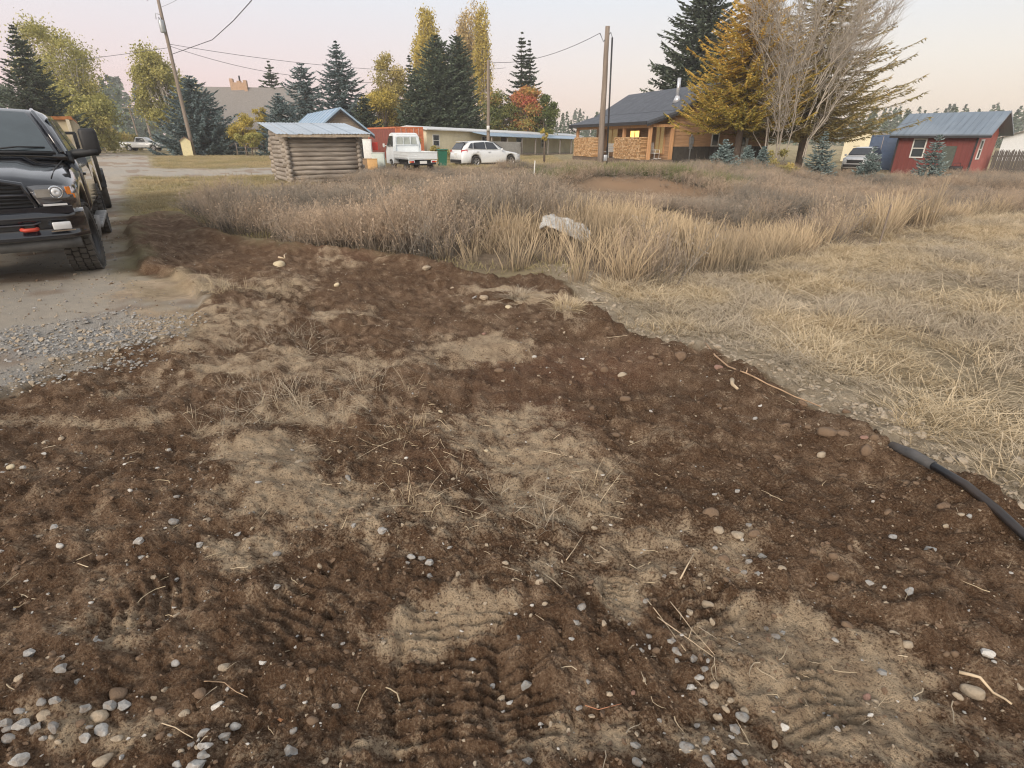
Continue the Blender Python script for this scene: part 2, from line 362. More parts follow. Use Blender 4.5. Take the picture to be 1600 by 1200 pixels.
def ground():
    n = 560
    th = np.concatenate([np.linspace(-62, 62, n), np.linspace(62, 298, 48)[1:-1]])*math.pi/180
    r = [.05]
    while r[-1] < 26: r.append(r[-1] + (.03 if r[-1] < 1.2 else r[-1]*.0043 if r[-1] < 3.6 else r[-1]*.0075))
    while r[-1] < 880: r.append(r[-1]*1.05)
    r = np.array(r); TH, RR = np.meshgrid(th, r)
    x = RR*np.sin(TH); y = RR*np.cos(TH) - .55
    x, y = x.ravel(), y.ravel()
    M = masks(x, y); z = height(x, y, M); dS, dR, dF, dW = M
    soft = sst(-1.0, -2.0, x)
    soil = sst(-.03, .10, dS)*(1-soft) + soft*sst(-.30, .30, dS + .55*fbm(x, y, 1.7, 5, 131, .6)); road = np.maximum(sst(-.1, .35, dR), sst(.9, .2, -dR)*sst(-.9, -.1, dS)*sst(0, -1.2, x)*sst(7.5, 6.5, y))*(1-soil); field = sst(-.2, .2, dF)*(1-soil); weed = sst(-.2, .3, dW)*(1-soil)
    sand = ell(SAND, x, y); red = ell(RED, x, y)
    # bare matted strip beside the fill
    strip = sst(.80, .30, -dS + .6*fbm(x, y, 2.3, 4, 77))*(1-soil)*sst(0, 1, x)*(1-road)
    moundbare = np.exp(-(((x-at(1010, 315, 17.6)[0])/2.0)**2 + ((y-17.6)/.9)**2)**2)
    stone = np.zeros(len(x))
    for cx, cy, rx, ry, s in [(130, 530, 130, 20, 1), (60, 560, 90, 16, .9), (230, 512, 70, 14, .7), (150, 580, 50, 10, .8), (200, 500, 60, 8, .5)]:
        stone = np.maximum(stone, ell([(cx, cy, rx, ry, s)], x, y))
    c, k = len(th), len(r)
    i = np.arange(k-1)[:, None]*c; j = np.arange(c)[None]; jn = (j+1) % c
    F = np.stack([i+j, i+jn, i+c+jn, i+c+j], -1).reshape(-1, 4)
    V = np.stack([x, y, z], -1)
    cap = np.arange(c)[::-1]
    one = np.ones(len(x))
    me = np_mesh('ground', V, F[:, ::-1], True, {'ma': np.stack([soil, sand, road, one], -1), 'mb': np.stack([field, weed, strip, one], -1), 'mc': np.stack([red, stone, moundbare, one], -1),
        'md': np.stack([np.clip(.5+.72*fbm(x, y, 13, 5, 101, .72), 0, 1), np.clip(.5+.8*fbm(x, y, 1.5, 4, 111, .55), 0, 1), np.clip(.5+.8*fbm(x, y, .4, 4, 121), 0, 1), one], -1)})
    m, t, p = nodes('ground'); L = t.links.new
    pos = N(t, 'NewGeometry').outputs['Position']
    def A(n):
        a = N(t, 'Attribute', attribute_name=n); s = N(t, 'SeparateColor'); L(a.outputs['Color'], s.inputs[0]); return s.outputs
    ma, mb, mc = A('ma'), A('mb'), A('mc')
    n_fine = noise(t, 95, 4, .75, pos); n_gr = noise(t, 300, 2, .6, pos)
    md = A('md'); n_mid, n_big, n_pat = md[0], md[1], md[2]
    soilc = mixc(t, rng_(t, n_mid, .25, .75), (.135, .079, .047), (.265, .174, .112))
    soilc = mixc(t, rng_(t, n_big, .35, .75, 0, .6), soilc, (.125, .072, .042))
    soilc = mixc(t, rng_(t, mc[0], 0, 1, 0, .6), soilc, (.205, .108, .070))
    sandc = mixc(t, n_mid, (.36, .262, .175), (.64, .50, .345))
    sm = N(t, 'Math', operation='ADD'); L(ma[1], sm.inputs[0]); L(rng_(t, n_fine, .35, .65, -.25, .25), sm.inputs[1])
    s2 = N(t, 'Math', operation='ADD'); L(sm.outputs[0], s2.inputs[0]); L(rng_(t, n_mid, 0, 1, -.30, .30), s2.inputs[1])
    soilc = mixc(t, rng_(t, s2.outputs[0], .16, .66, 0, .96), soilc, sandc)
    # grains and crumbs
    soilc = mixc(t, rng_(t, n_fine, .52, .62, 0, .38), soilc, (.37, .275, .185))
    soilc = mixc(t, rng_(t, n_fine, .475, .38, 0, .62), soilc, (.050, .028, .016))
    soilc = mixc(t, rng_(t, n_gr, .64, .72, 0, .55), soilc, (.44, .38, .31))
    gravc = mixc(t, rng_(t, n_fine, .4, .6), (.24, .235, .23), (.50, .48, .45))
    roadc = mixc(t, n_mid, (.40, .345, .28), (.52, .455, .37))
    roadc = mixc(t, rng_(t, n_pat, .3, .7, 0, .6), roadc, (.42, .395, .36))
    roadc = mixc(t, rng_(t, n_fine, .5, .72, 0, .6), roadc, (.58, .54, .48))
    roadc = mixc(t, rng_(t, n_big, .55, .72, 0, .6), roadc, (.29, .20, .14))
    roadc = mixc(t, mc[1], roadc, gravc)
    roadc = mixc(t, rng_(t, s2.outputs[0], .2, .7, 0, .8), roadc, sandc)
    lawnc = mixc(t, n_pat, (.29, .25, .145), (.42, .34, .21))
    lawnc = mixc(t, rng_(t, n_mid, .4, .8, 0, .5), lawnc, (.19, .155, .095))
    fieldc = mixc(t, n_mid, (.29, .235, .155), (.46, .38, .26))
    fieldc = mixc(t, rng_(t, n_fine, .45, .7, 0, .5), fieldc, (.19, .15, .10))
    weedc = mixc(t, n_mid, (.16, .12, .085), (.29, .225, .16))
    stripc = mixc(t, n_mid, (.33, .265, .19), (.56, .47, .35))
    stripc = mixc(t, rng_(t, n_fine, .46, .32, 0, .6), stripc, (.16, .125, .09))
    c_ = mixc(t, mb[0], lawnc, fieldc); c_ = mixc(t, mb[1], c_, weedc); c_ = mixc(t, mb[2], c_, stripc)
    c_ = mixc(t, mc[2], c_, (.33, .22, .14))
    c_ = mixc(t, ma[2], c_, roadc); c_ = mixc(t, ma[0], c_, soilc)
    L(c_, p.inputs['Base Color']); p.inputs['Roughness'].default_value = .95; p.inputs['Specular IOR Level'].default_value = .12
    bump(t, p, n_fine, 1.0, .03)
    o = link('ground', me, None, m); o['kind'] = 'structure'
    return o
ground()
def hz(x, y): return float(height(np.array([x]), np.array([y]))[0])

# ================================================================== DRY VEGETATION (uncountable)
def bladeset(n, h, spread, wdt, lean, seg=3, curl=.5, heads=0, branch=0, seed=0, hvar=.35):
    "a tuft of n thin blades; tint runs from root to tip"
    r = np.random.default_rng(seed); V = []; F = []; T = []
    def strip(pts, w0, w1, side, t0, t1, tv):
        b = len(V); k = len(pts)
        for i, p in enumerate(pts):
            f = i/(k-1); ww = (w0+(w1-w0)*f)/2
            V.append(p-side*ww); V.append(p+side*ww); T.extend([np.clip(t0+(t1-t0)*f+tv, 0, 1)]*2)
        for i in range(k-1): F.append((b+2*i, b+2*i+1, b+2*i+3, b+2*i+2))
    for _ in range(n):
        a = r.uniform(0, 2*math.pi); q = spread*math.sqrt(r.uniform()); base = np.array([q*math.cos(a), q*math.sin(a), -.02])
        H = h*(1-hvar+2*hvar*r.uniform()*.8); az = a + r.normal(0, .8); ln = lean*abs(r.normal(.6, .5))
        dr = np.array([math.cos(az), math.sin(az), 0]); sd = r.normal(size=3); sd[2] *= .3; sd /= np.linalg.norm(sd)
        pts = []
        for i in range(seg+1):
            f = i/seg; off = ln*H*(f*.6 + curl*f*f); pts.append(base + dr*off + np.array([0, 0, H*f*(1-.25*ln*f)]))
        tv = r.normal(0, .10); strip(pts, wdt, wdt*.35, sd, 0, 1, tv)
        for _b in range(branch):
            i = r.integers(max(1, seg//2), seg); p = pts[i] + (pts[i+1]-pts[i])*r.uniform()
            d2 = dr*.3 + r.normal(size=3)*.55 + np.array([0, 0, .9]); d2 /= np.linalg.norm(d2); L = H*r.uniform(.12, .3)
            e = p + d2*L; strip([p, e], wdt*.6, wdt*.3, sd, .6, .95, tv)
            if heads:
                b = len(V); s = heads*r.uniform(.6, 1.3); s1 = r.normal(size=3); s1 /= np.linalg.norm(s1); s2 = np.cross(s1, d2)
                V.extend([e, e+d2*s*.6+s1*s*.4, e+d2*s*1.3, e+d2*s*.6-s1*s*.4]); F.append((b, b+1, b+2, b+3)); T.extend([.97]*4)
    return np_mesh('tuft', np.array(V), np.array(F), False, {'tint': np.array(T)})
def drymat(name, ramp, alt, rough=.9, patch=.35, trans=.2):
    m, t, p = nodes(name); L = t.links.new
    a = N(t, 'Attribute', attribute_name='tint'); oi = N(t, 'ObjectInfo')
    def rp(st):
        r = N(t, 'ValToRGB'); e = r.color_ramp.elements
        e[0].position, e[0].color = 0, (*st[0], 1); e[1].position, e[1].color = 1, (*st[-1], 1)
        for i, c in enumerate(st[1:-1]): k = e.new((i+1)/(len(st)-1)); k.color = (*c, 1)
        L(a.outputs['Fac'], r.inputs[0]); return r.outputs[0]
    pos = N(t, 'NewGeometry').outputs['Position']
    f = N(t, 'Math', operation='ADD'); L(rng_(t, noise(t, patch, 2, .5, pos), .40, .60, -.45, 1.0), f.inputs[0]); L(rng_(t, oi.outputs['Random'], 0, 1, -.3, .45), f.inputs[1]); f.use_clamp = True
    c = mixc(t, f.outputs[0], rp(ramp), rp(alt))
    L(c, p.inputs['Base Color']); p.inputs['Roughness'].default_value = rough; p.inputs['Specular IOR Level'].default_value = .15
    tr = N(t, 'BsdfTranslucent'); L(c, tr.inputs[0]); mxs = N(t, 'MixShader'); mxs.inputs[0].default_value = trans
    L(p.outputs[0], mxs.inputs[1]); L(tr.outputs[0], mxs.inputs[2]); L(mxs.outputs[0], t.nodes['Material Output'].inputs[0])
    return m
M_STRAW = drymat('straw_grass', [(.27, .21, .13), (.56, .45, .295), (.76, .635, .455)], [(.20, .17, .13), (.42, .355, .27), (.61, .52, .40)], patch=.8)
M_WEED = drymat('dead_weeds', [(.13, .115, .095), (.34, .28, .22), (.53, .405, .295)], [(.075, .07, .063), (.20, .185, .165), (.36, .31, .25)], patch=.5)
M_TALL = drymat('tall_grass', [(.24, .19, .13), (.52, .41, .28), (.70, .55, .36)], [(.13, .115, .085), (.32, .265, .19), (.50, .385, .26)], patch=.6)
M_LAWN = drymat('lawn_grass', [(.24, .20, .11), (.43, .345, .20), (.58, .46, .28)], [(.18, .175, .085), (.31, .275, .14), (.45, .375, .21)], patch=.25)
M_GREEN = drymat('green_weeds', [(.09, .11, .05), (.16, .19, .08), (.26, .26, .12)], [(.10, .11, .07), (.18, .18, .10), (.28, .25, .14)], patch=.6)
def withmat(ms, m):
    for q in ms: q.materials.append(m)
    return ms
def pick(nn, box, fn, far_thin=None):
    "random points in a box kept where fn(x, y) > random"
    x = rng.uniform(box[0], box[1], nn); y = rng.uniform(box[2], box[3], nn)
    inview = (np.abs(x) < 1.08*y + 2.2)
    x, y = x[inview], y[inview]
    k = rng.uniform(0, 1, len(x)) < fn(x, y)
    return x[k], y[k]
def put(name, protos, x, y, smin, smax, label, cat, mat, tilt=.12, sink=0.0, hs=None):
    n = len(x); z = height(x, y) - sink
    rot = np.stack([rng.normal(0, tilt, n), rng.normal(0, tilt, n), rng.uniform(0, 6.28, n)], -1)
    s = rng.uniform(smin, smax, n); s3 = np.stack([s, s, s*(hs if hs is not None else 1)], -1)
    return scatter(name, protos, np.stack([x, y, z], -1), rot, s3, rng.integers(0, len(protos), n), label, cat, mat)

P_straw = withmat([bladeset(46, .13, .13, .006, 1.1, 3, .8, seed=k) for k in range(5)], M_STRAW) + withmat([bladeset(40, .10, .16, .005, 1.7, 3, .9, seed=20+k) for k in range(3)], M_STRAW)
P_weed = withmat([bladeset(15, .62, .20, .010, .5, 4, .4, heads=.024, branch=6, seed=40+k, hvar=.5) for k in range(8)], M_WEED)
P_tall = withmat([bladeset(30, .55, .13, .011, .38, 4, .6, heads=0, branch=0, seed=60+k, hvar=.5) for k in range(7)], M_TALL)
P_lawn = withmat([bladeset(40, .07, .22, .008, 1.0, 2, .6, seed=80+k) for k in range(4)], M_LAWN)
P_green = withmat([bladeset(40, .38, .20, .014, .6, 3, .6, seed=90+k) for k in range(4)], M_GREEN)

def f_field(x, y):
    dS, dR, dF, dW = masks(x, y)
    m = sst(-.1, .5, dF)*np.maximum(.22*sst(.03,.25,-dS), sst(.25, .80, -dS + .6*fbm(x, y, 2.3, 4, 77)))
    return m*(.35+.65*sst(-.25, .2, fbm(x, y, 1.1, 3, 141)))*np.clip(7.5/np.maximum(y, 1), .25, 1)
x, y = pick(36000, (.3, 18, .8, 14), f_field)
hs = .35+.75*np.clip(fbm(x, y, .9, 2, 143)+.25, 0, 1)
put('dry_grass', P_straw, x, y, .75, 1.5, 'short pale straw grass covering the field right of the soil', 'grass', M_STRAW, .2, hs=hs)

def weedtype(x, y): return fbm(x, y, .45, 3, 151) + .55*sst(-2.0, 1.5, x)*sst(18, 10, y) - .35*sst(10, 15, y) - .5*sst(2.5, -1.5, x - .1*y)*sst(9, 10.5, y)
def f_weed(x, y):
    dS, dR, dF, dW = masks(x, y)
    mb = np.exp(-(((x-at(1010, 315, 17.6)[0])/2.3)**2 + ((y-17.3)/1.3)**2)**2)
    return sst(-.05, .15, dW)*(1-.95*mb)*(.25+.75*sst(-.28, .12, fbm(x, y, .75, 3, 157)))*np.clip(11/np.maximum(y, 1), .30, 1)
def wsc(x, y):
    "lower towards the yard, so the cars' wheels show"
    dS, dR, dF, dW = masks(x, y)
    s = np.interp(y, [6, 9.5, 12, 16, 22, 30, 36], [1.1, 1.1, .75, .5, .45, .42, .42])*(.6+.95*np.clip(fbm(x, y, .55, 3, 155)+.35, 0, 1))
    s = s*(1-.55*sst(.4, 1.4, x)*sst(5.6, 4.4, x)*sst(10, 12, y)*sst(19, 17.5, y))
    return s*np.where(x > 6, 1.25, 1)*np.interp(np.clip(x+.35*y, -6, 0), [-6, -2.2, 0], [.75, 1, 1])
x, y = pick(46000, (-11, 34, 6, 37), f_weed)
wt = weedtype(x, y) + rng.normal(0, .12, len(x)); a = wt < .22
put('dead_weeds', P_weed, x[a], y[a], .9, 1.25, 'tall grey brown dead weeds in front of the log hut and cars', 'weeds', M_WEED, .12, hs=wsc(x[a], y[a]))
b = ~a
put('tall_dry_grass', P_tall, x[b], y[b], .8, 1.25, 'tall tan grass standing along the top edge of the soil', 'grass', M_TALL, .12, hs=wsc(x[b], y[b]))
def f_lawn(x, y):
    dS, dR, dF, dW = masks(x, y)
    return sst(0, .3, -dS)*sst(.0, .5, -dR)*sst(.5, .1, dW)*sst(.2, 0, dF)*np.clip(9/np.maximum(y, 1), .12, 1)
x, y = pick(60000, (-34, 4, 7, 60), f_lawn)
put('lawn_grass', P_lawn, x, y, .8, 1.6, 'short yellow green lawn grass beside the gravel road', 'grass', M_LAWN, .1, hs=np.interp(y, [8, 20, 60], [1.2, 1.3, 2.2]))
def f_green(x, y):
    m = np.zeros(len(x))
    for px, py, Y, rx, ry in ((930, 278, 20.3, 2.2, .7), (1060, 290, 19.4, 1.8, .8), (880, 283, 19.5, 1.2, .5), (700, 285, 20, 1.3, .5), (620, 290, 18, 1.5, .8), (240, 352, 11.2, .25, .12), (1010, 262, 30, 5, 2), (1090, 262, 33, 5, 2)):
        X = at(px, py, Y)[0]; m = np.maximum(m, np.exp(-((x-X)/rx)**2-((y-Y)/ry)**2))
    return m*.5
x, y = pick(30000, (-9, 14, 6, 34), f_green)
put('green_weeds', P_green, x, y, .6, 1.1, 'low green weeds growing on the mound and ditch', 'weeds', M_GREEN, .2)
# stubble and dug-out straw lying on the soil
def stalk(seed, bent):
    r = np.random.default_rng(seed); L = 1.0; p = [np.array([-.5, 0, 0])]; d = np.array([1., 0, .0])
    for i in range(4): d = d + r.normal(0, bent, 3)*np.array([.3, 1, .5]); d /= np.linalg.norm(d); p.append(p[-1]+d*.25)
    m = MB(); m.tube(p, [.022, .02, .02, .016, .008], 4)
    me = bpy.data.meshes.new('stalk'); me.from_pydata(m.v, [], m.f); a = me.attributes.new('tint', 'FLOAT', 'POINT'); a.data.foreach_set('value', np.full(len(m.v), r.uniform(.3, 1), np.float32)); me.materials.append(M_STRAW); return me
P_stalk = [stalk(k, .12+.12*(k % 3)) for k in range(6)]
def f_stalk(x, y):
    dS = masks(x, y)[0]
    q = ell([(480, 640, 130, 45, .9), (620, 690, 120, 50, .8), (800, 790, 130, 70, 1), (690, 750, 90, 50, .8), (880, 850, 110, 60, .8), (1070, 980, 80, 60, .5), (440, 560, 90, 40, .6), (1180, 640, 80, 30, .3), (1330, 1080, 120, 70, .25), (370, 450, 60, 15, .7), (1060, 1130, 120, 50, .4)], x, y)
    return sst(0, .1, dS)*np.clip(.055+q, 0, 1)*np.clip(2.2/np.maximum(y, 1), .15, 1)
x, y = pick(15000, (-6, 6, .4, 9), f_stalk)
n = len(x); z = height(x, y) + .006
rot = np.stack([rng.normal(0, .1, n), rng.normal(0, .28, n), rng.uniform(0, 6.28, n)], -1)
ln = rng.lognormal(math.log(.05), .5, n).clip(.015, .20)
scatter('loose_straw', P_stalk, np.stack([x, y, z], -1), rot, np.stack([ln, np.full(n, .085)*rng.uniform(.6, 1.3, n), np.full(n, .085)], -1), rng.integers(0, 6, n), 'scattered bits of straw and dry stalks lying on the soil', 'straw', M_STRAW)
def f_stub(x, y):
    dS = masks(x, y)[0]
    return sst(0, .1, dS)*ell([(470, 630, 110, 28, .8), (530, 625, 40, 25, 1), (800, 780, 110, 40, .35), (640, 690, 60, 20, .3), (360, 455, 60, 12, .6), (430, 540, 60, 20, .3), (270, 345, 40, 6, .8)], x, y)
P_stub = withmat([bladeset(12, .13, .05, .0035, 1.3, 3, .5, seed=120+k) for k in range(5)], M_STRAW)
x, y = pick(6500, (-6, 3, 1, 9), f_stub)
put('stubble', P_stub, x, y, .6, 1.3, 'sparse dry stubble sticking out of the pale soil patches', 'stubble', M_STRAW, .35)

# ================================================================== STONES
def stone_mesh(seed, angular, sub=2):
    r = np.random.default_rng(seed); bm = bmesh.new(); bmesh.ops.create_icosphere(bm, subdivisions=sub+1, radius=1)
    V = np.array([v.co[:] for v in bm.verts])
    if angular:
        for _ in range(13):
            n = r.normal(size=3); n /= np.linalg.norm(n); d = r.uniform(.42, .78)
            k = V@n; V = V - np.outer(np.maximum(0, k-d), n)
    for f, a in ((1.3, .14), (3.1, .05)):
        ph = r.uniform(0, 6, 3); V = V*(1 + a*(np.sin(V[:, :1]*f*2+ph[0])*np.sin(V[:, 1:2]*f*2+ph[1])+np.sin(V[:, 2:]*f*2+ph[2])*.6))
    V *= np.array([1, r.uniform(.6, .85), r.uniform(.45, .65)])
    V /= np.abs(V[:, 0]).max()*2
    for v, c in zip(bm.verts, V): v.co = c
    me = bpy.data.meshes.new('stone'); bm.to_mesh(me); bm.free()
    me.polygons.foreach_set('use_smooth', np.full(len(me.polygons), not angular)); me.update(); return me
def stonemat(name, a, b, soil=.35, rough=.8):
    m, t, p = nodes(name); L = t.links.new; tcn = N(t, 'TexCoord'); oi = N(t, 'ObjectInfo')
    mp = N(t, 'Vector' 'Math', operation='ADD'); L(tcn.outputs['Object'], mp.inputs[0]); L(oi.outputs['Location'], mp.inputs[1])
    n1 = noise(t, 7, 4, .65, mp.outputs[0]); n2 = noise(t, 2.2, 3, .6, mp.outputs[0])
    c = mixc(t, rng_(t, n1, .3, .7), a, b); c = mixc(t, oi.outputs['Random'], c, tuple(x*.72 for x in b))
    sz = N(t, 'SeparateXYZ'); L(tcn.outputs['Object'], sz.inputs[0])
    c = mixc(t, rng_(t, n2, .42, .62, 0, soil), c, (.20, .138, .092))
    L(c, p.inputs['Base Color']); p.inputs['Roughness'].default_value = rough; p.inputs['Specular IOR Level'].default_value = .3
    bump(t, p, n1, .35, .05); return m
SM = {'g': stonemat('stone_grey', (.25, .245, .235), (.39, .38, .36), .5), 'lg': stonemat('stone_pale_grey', (.37, .365, .35), (.54, .53, .505), .4), 't': stonemat('stone_tan', (.36, .285, .20), (.54, .45, .34), .35),
      'w': stonemat('stone_white', (.58, .55, .50), (.74, .71, .66), .25), 'b': stonemat('cobble_brown', (.125, .078, .050), (.25, .172, .115), .6, .95), 'y': stonemat('stone_cream', (.55, .45, .29), (.70, .60, .42), .2),
      'o': stonemat('stone_orange', (.44, .19, .08), (.56, .27, .13), .15), 'r': stonemat('stone_reddish', (.30, .165, .125), (.40, .24, .19), .35)}
SM['p'] = SM['r']
SH = {}
for c in SM:
    for k in range(5):
        me = stone_mesh(hash(c) % 97*0 + ord(c[0])*7+k, c in ('g', 'lg', 'w', 'o') and k < 4); me.materials.append(SM[c]); SH[c, k] = me
STONES = [((0, 900, 4), '390,525,50,g 395,595,90,g 610,400,65,lg 190,490,80,lg 1090,520,70,lg 1125,435,30,lg 490,668,50,g 350,800,70,g 125,850,75,g 245,765,60,g 280,865,90,t 145,940,110,lg 30,935,80,g 50,965,70,g 60,1020,85,g 215,960,100,g 340,955,80,g 270,1025,50,g 330,1025,40,t 370,1050,45,t 530,848,95,g 505,935,70,b 625,880,110,t 555,950,50,g 640,965,110,lg 535,1005,90,lg 740,745,130,b 690,830,80,g 775,805,85,lg 735,1020,80,t 140,1160,110,lg 640,1150,110,t 1265,770,80,b 1350,790,65,w 1155,860,65,t 1000,850,80,b 1285,985,85,lg 1290,1070,100,lg 1400,1010,85,g 1475,960,70,lg 1195,1070,65,g 1280,1135,70,g 1135,1095,40,t 1230,1185,110,lg 1110,1185,70,lg 1410,575,80,t 880,515,50,b 900,1003,35,w 1060,1003,40,g 1003,1000,55,b 130,660,60,t 25,760,50,t 165,38,32,w 1105,25,40,lg 570,168,28,w 1085,200,35,w 1550,1050,28,w 800,1020,28,w'),
 ((400, 900, 4), '148,120,50,lg 578,38,28,t 300,5,26,w 1090,8,42,g 250,455,32,w 45,558,42,w 210,560,50,b 540,425,35,lg 565,460,45,b 500,815,65,g 150,900,42,o 232,965,52,g 220,1105,105,g 430,1150,45,t 585,1115,52,b 308,800,28,w 1355,530,62,lg 1470,655,48,lg 1535,765,52,t 1590,820,50,lg 1400,955,42,b 1300,1038,34,t 1280,335,40,w 795,420,36,t 685,392,40,b 165,695,45,g 360,620,50,b 805,1025,26,t 1585,1075,45,t 355,905,75,b'),
 ((800, 900, 4), '172,45,55,t 432,200,65,g 400,300,50,g 45,390,42,g 375,420,45,lg 730,305,36,g 855,380,38,g 995,410,58,g 1030,475,60,g 1135,525,68,g 1195,590,70,g 1165,635,65,lg 1112,695,58,lg 1035,535,45,g 85,708,75,g 415,830,55,g 608,742,48,t 755,732,34,p 480,665,40,g 920,908,38,g 1215,183,95,t 835,160,42,g 1090,300,36,w 890,150,40,b 1190,790,60,g 1285,882,58,t 1440,880,90,g 1395,965,85,g 1455,845,55,t 1340,830,60,t 1200,1040,85,g 1090,1080,95,g 770,1060,75,g 1225,1165,85,g 1370,1140,65,g 1450,1170,80,g 780,1170,70,g 90,1160,75,g 1410,1110,50,g 1375,1010,45,lg 900,470,60,b 1365,785,60,t 1265,685,60,t 810,470,40,g 1590,330,40,g 1160,940,70,g 125,190,28,w'),
 ((1200, 850, 3.4275), '350,68,50,b 240,48,50,b 75,135,50,t 867,27,60,lg 540,215,50,lg 750,258,62,lg 425,438,65,b 680,480,55,t 740,545,60,t 1000,588,42,b 960,575,36,b 1165,588,85,w 1015,825,55,t 1090,800,110,t 360,518,42,lg 610,690,60,g 530,822,55,r 80,988,60,w 575,840,36,t 40,368,38,b 75,480,40,g 545,918,40,w 400,968,32,b 345,185,70,b 40,500,50,g'),
 ((0, 650, 4), '68,318,55,y 150,328,40,lg 25,355,40,lg 10,305,40,lg 380,825,55,w 665,468,55,b 880,803,70,lg 893,888,75,lg 1250,803,50,lg 1088,675,62,g 1305,690,45,t 1190,688,28,w 1485,728,52,lg 343,695,50,lg 630,888,58,b 605,193,30,w 1053,203,42,lg 1140,125,30,lg 785,303,28,w 985,333,26,w 535,335,26,w 295,175,50,t 280,255,36,w 380,135,40,t 815,470,32,w 590,425,42,b 685,235,36,b 10,850,50,lg 1290,830,35,t 1100,508,40,g 1580,640,40,g 245,755,40,t 640,1028,40,t'),
 ((400, 600, 4), '790,905,62,lg 970,1085,55,lg 1035,1095,55,g 1088,1115,62,lg 1210,1028,50,lg 615,930,36,lg 130,1070,55,g 705,820,36,t 270,495,50,t 225,415,36,lg 940,240,45,b 1155,190,30,y 1110,905,40,t 580,605,45,g 25,648,45,lg 405,1170,38,t 1560,1128,45,t 860,670,30,t 440,885,24,w 1440,415,30,y 945,1120,36,g 940,475,26,w'),
 ((800, 620, 4), '563,480,40,w 1410,595,45,lg 1265,643,38,lg 515,822,42,t 617,803,24,w 1285,875,65,t 1412,857,75,t 1510,875,85,b 1350,1075,55,lg 1010,1103,52,t 950,1118,36,g 1272,950,38,lg 1560,1003,65,g 1470,1040,60,g 1450,1100,40,g 1525,1138,42,g 1325,1015,75,b 1395,1085,70,b 1435,893,30,w 1483,805,45,g 810,970,24,w 830,945,26,w 645,240,65,b 688,210,42,b 500,78,42,b 1240,735,95,b 1295,70,40,b 1330,75,36,b 1548,80,30,w 1520,128,36,lg 1105,485,48,b 1190,495,36,b 1425,430,45,b 1345,1150,60,b'),
 ((800, 400, 4), '685,757,62,t 580,715,52,b 490,745,40,b 455,745,42,b 455,695,40,b 925,705,42,b 1040,630,100,b 740,650,40,b 870,680,55,b 440,648,30,w 140,628,32,w 500,550,40,b 710,900,70,b 863,988,30,w 1290,705,60,r 595,480,40,b'),
 ((1200, 550, 4), '108,478,70,b 365,520,120,b 465,515,90,b 490,375,70,b 563,458,40,b 590,690,90,b 180,348,50,b 215,333,60,b 330,653,60,t 655,938,28,w 755,990,75,b 870,820,50,b 922,828,36,b 470,773,50,b 780,1160,60,lg 1240,1060,45,lg 1105,975,90,b 65,640,70,b 245,485,50,b 600,535,50,r 660,560,55,b 1180,1075,40,t 840,915,40,b'),
 ((400, 350, 4), '145,258,70,y 280,272,26,w 505,385,45,y 1065,295,55,t 1370,465,40,lg 1425,465,55,t 1580,530,45,y 1425,690,32,r 1535,865,60,b 1520,920,65,b 635,695,32,b 1228,422,26,t 125,118,40,y')]
LOOK = {'g': 'grey angular stone', 'lg': 'pale grey stone', 't': 'tan stone', 'w': 'white pebble', 'b': 'soil-coated brown cobble', 'y': 'cream stone', 'o': 'bright orange stone', 'r': 'reddish stone', 'p': 'pinkish stone'}
PLUR = {'g': 'grey angular stones', 'lg': 'pale grey stones', 't': 'tan stones', 'w': 'white pebbles', 'b': 'soil-coated brown cobbles', 'y': 'cream stones', 'o': 'bright orange stones', 'r': 'reddish stones', 'p': 'pinkish stones'}
ORD = 'leftmost second third fourth fifth sixth seventh eighth ninth tenth eleventh twelfth thirteenth fourteenth fifteenth sixteenth seventeenth eighteenth nineteenth twentieth twenty-first twenty-second twenty-third twenty-fourth twenty-fifth twenty-sixth'.split()
ROWS = [(0, 560, 'in far soil'), (560, 740, 'in upper soil'), (740, 900, 'in middle soil'), (900, 1050, 'in lower soil'), (1050, 1300, 'along bottom edge')]
COLS = [(0, 200, 'at far left'), (200, 400, 'left of centre'), (400, 800, 'just left of centre'), (800, 1050, 'just right of centre'), (1050, 1250, 'on the right'), (1250, 1700, 'at far right')]
allst = []
for (ox, oy, sc), txt in STONES:
    for q in txt.split():
        a, b_, s_, c = q.split(','); allst.append((ox+float(a)/sc, oy+float(b_)/sc, float(s_)/sc, c))
cells = {}
for i, (px, py, s_, c) in enumerate(allst):
    ri = [k for k, v in enumerate(ROWS) if v[0] <= py < v[1]][0]; ci = [k for k, v in enumerate(COLS) if v[0] <= px < v[1]][0]
    cells.setdefault((ri, ci, c), []).append(i)
lab = {}
for (ri, ci, c), idx in cells.items():
    idx.sort(key=lambda i: allst[i][0]); where = ROWS[ri][2] + ' ' + COLS[ci][2]
    for k, i in enumerate(idx):
        if len(idx) == 1: lab[i] = 'only %s %s' % (LOOK[c], where)
        elif len(idx) == 2: lab[i] = '%s of two %s %s' % (('left', 'right')[k], PLUR[c], where)
        else: lab[i] = '%s%s of the %s %s' % ('rightmost' if k == len(idx)-1 else ORD[k], '' if k in (0, len(idx)-1) else ' from left', PLUR[c], where)
gx = np.array([gp(a, b_)[0] for a, b_, _, _ in allst]); gy = np.array([gp(a, b_)[1] for a, b_, _, _ in allst])
for it in range(2):
    gzz = height(gx, gy)
    for i, (a, b_, _, _) in enumerate(allst): gx[i], gy[i] = gp(a, b_, gzz[i])
gzz = height(gx, gy)
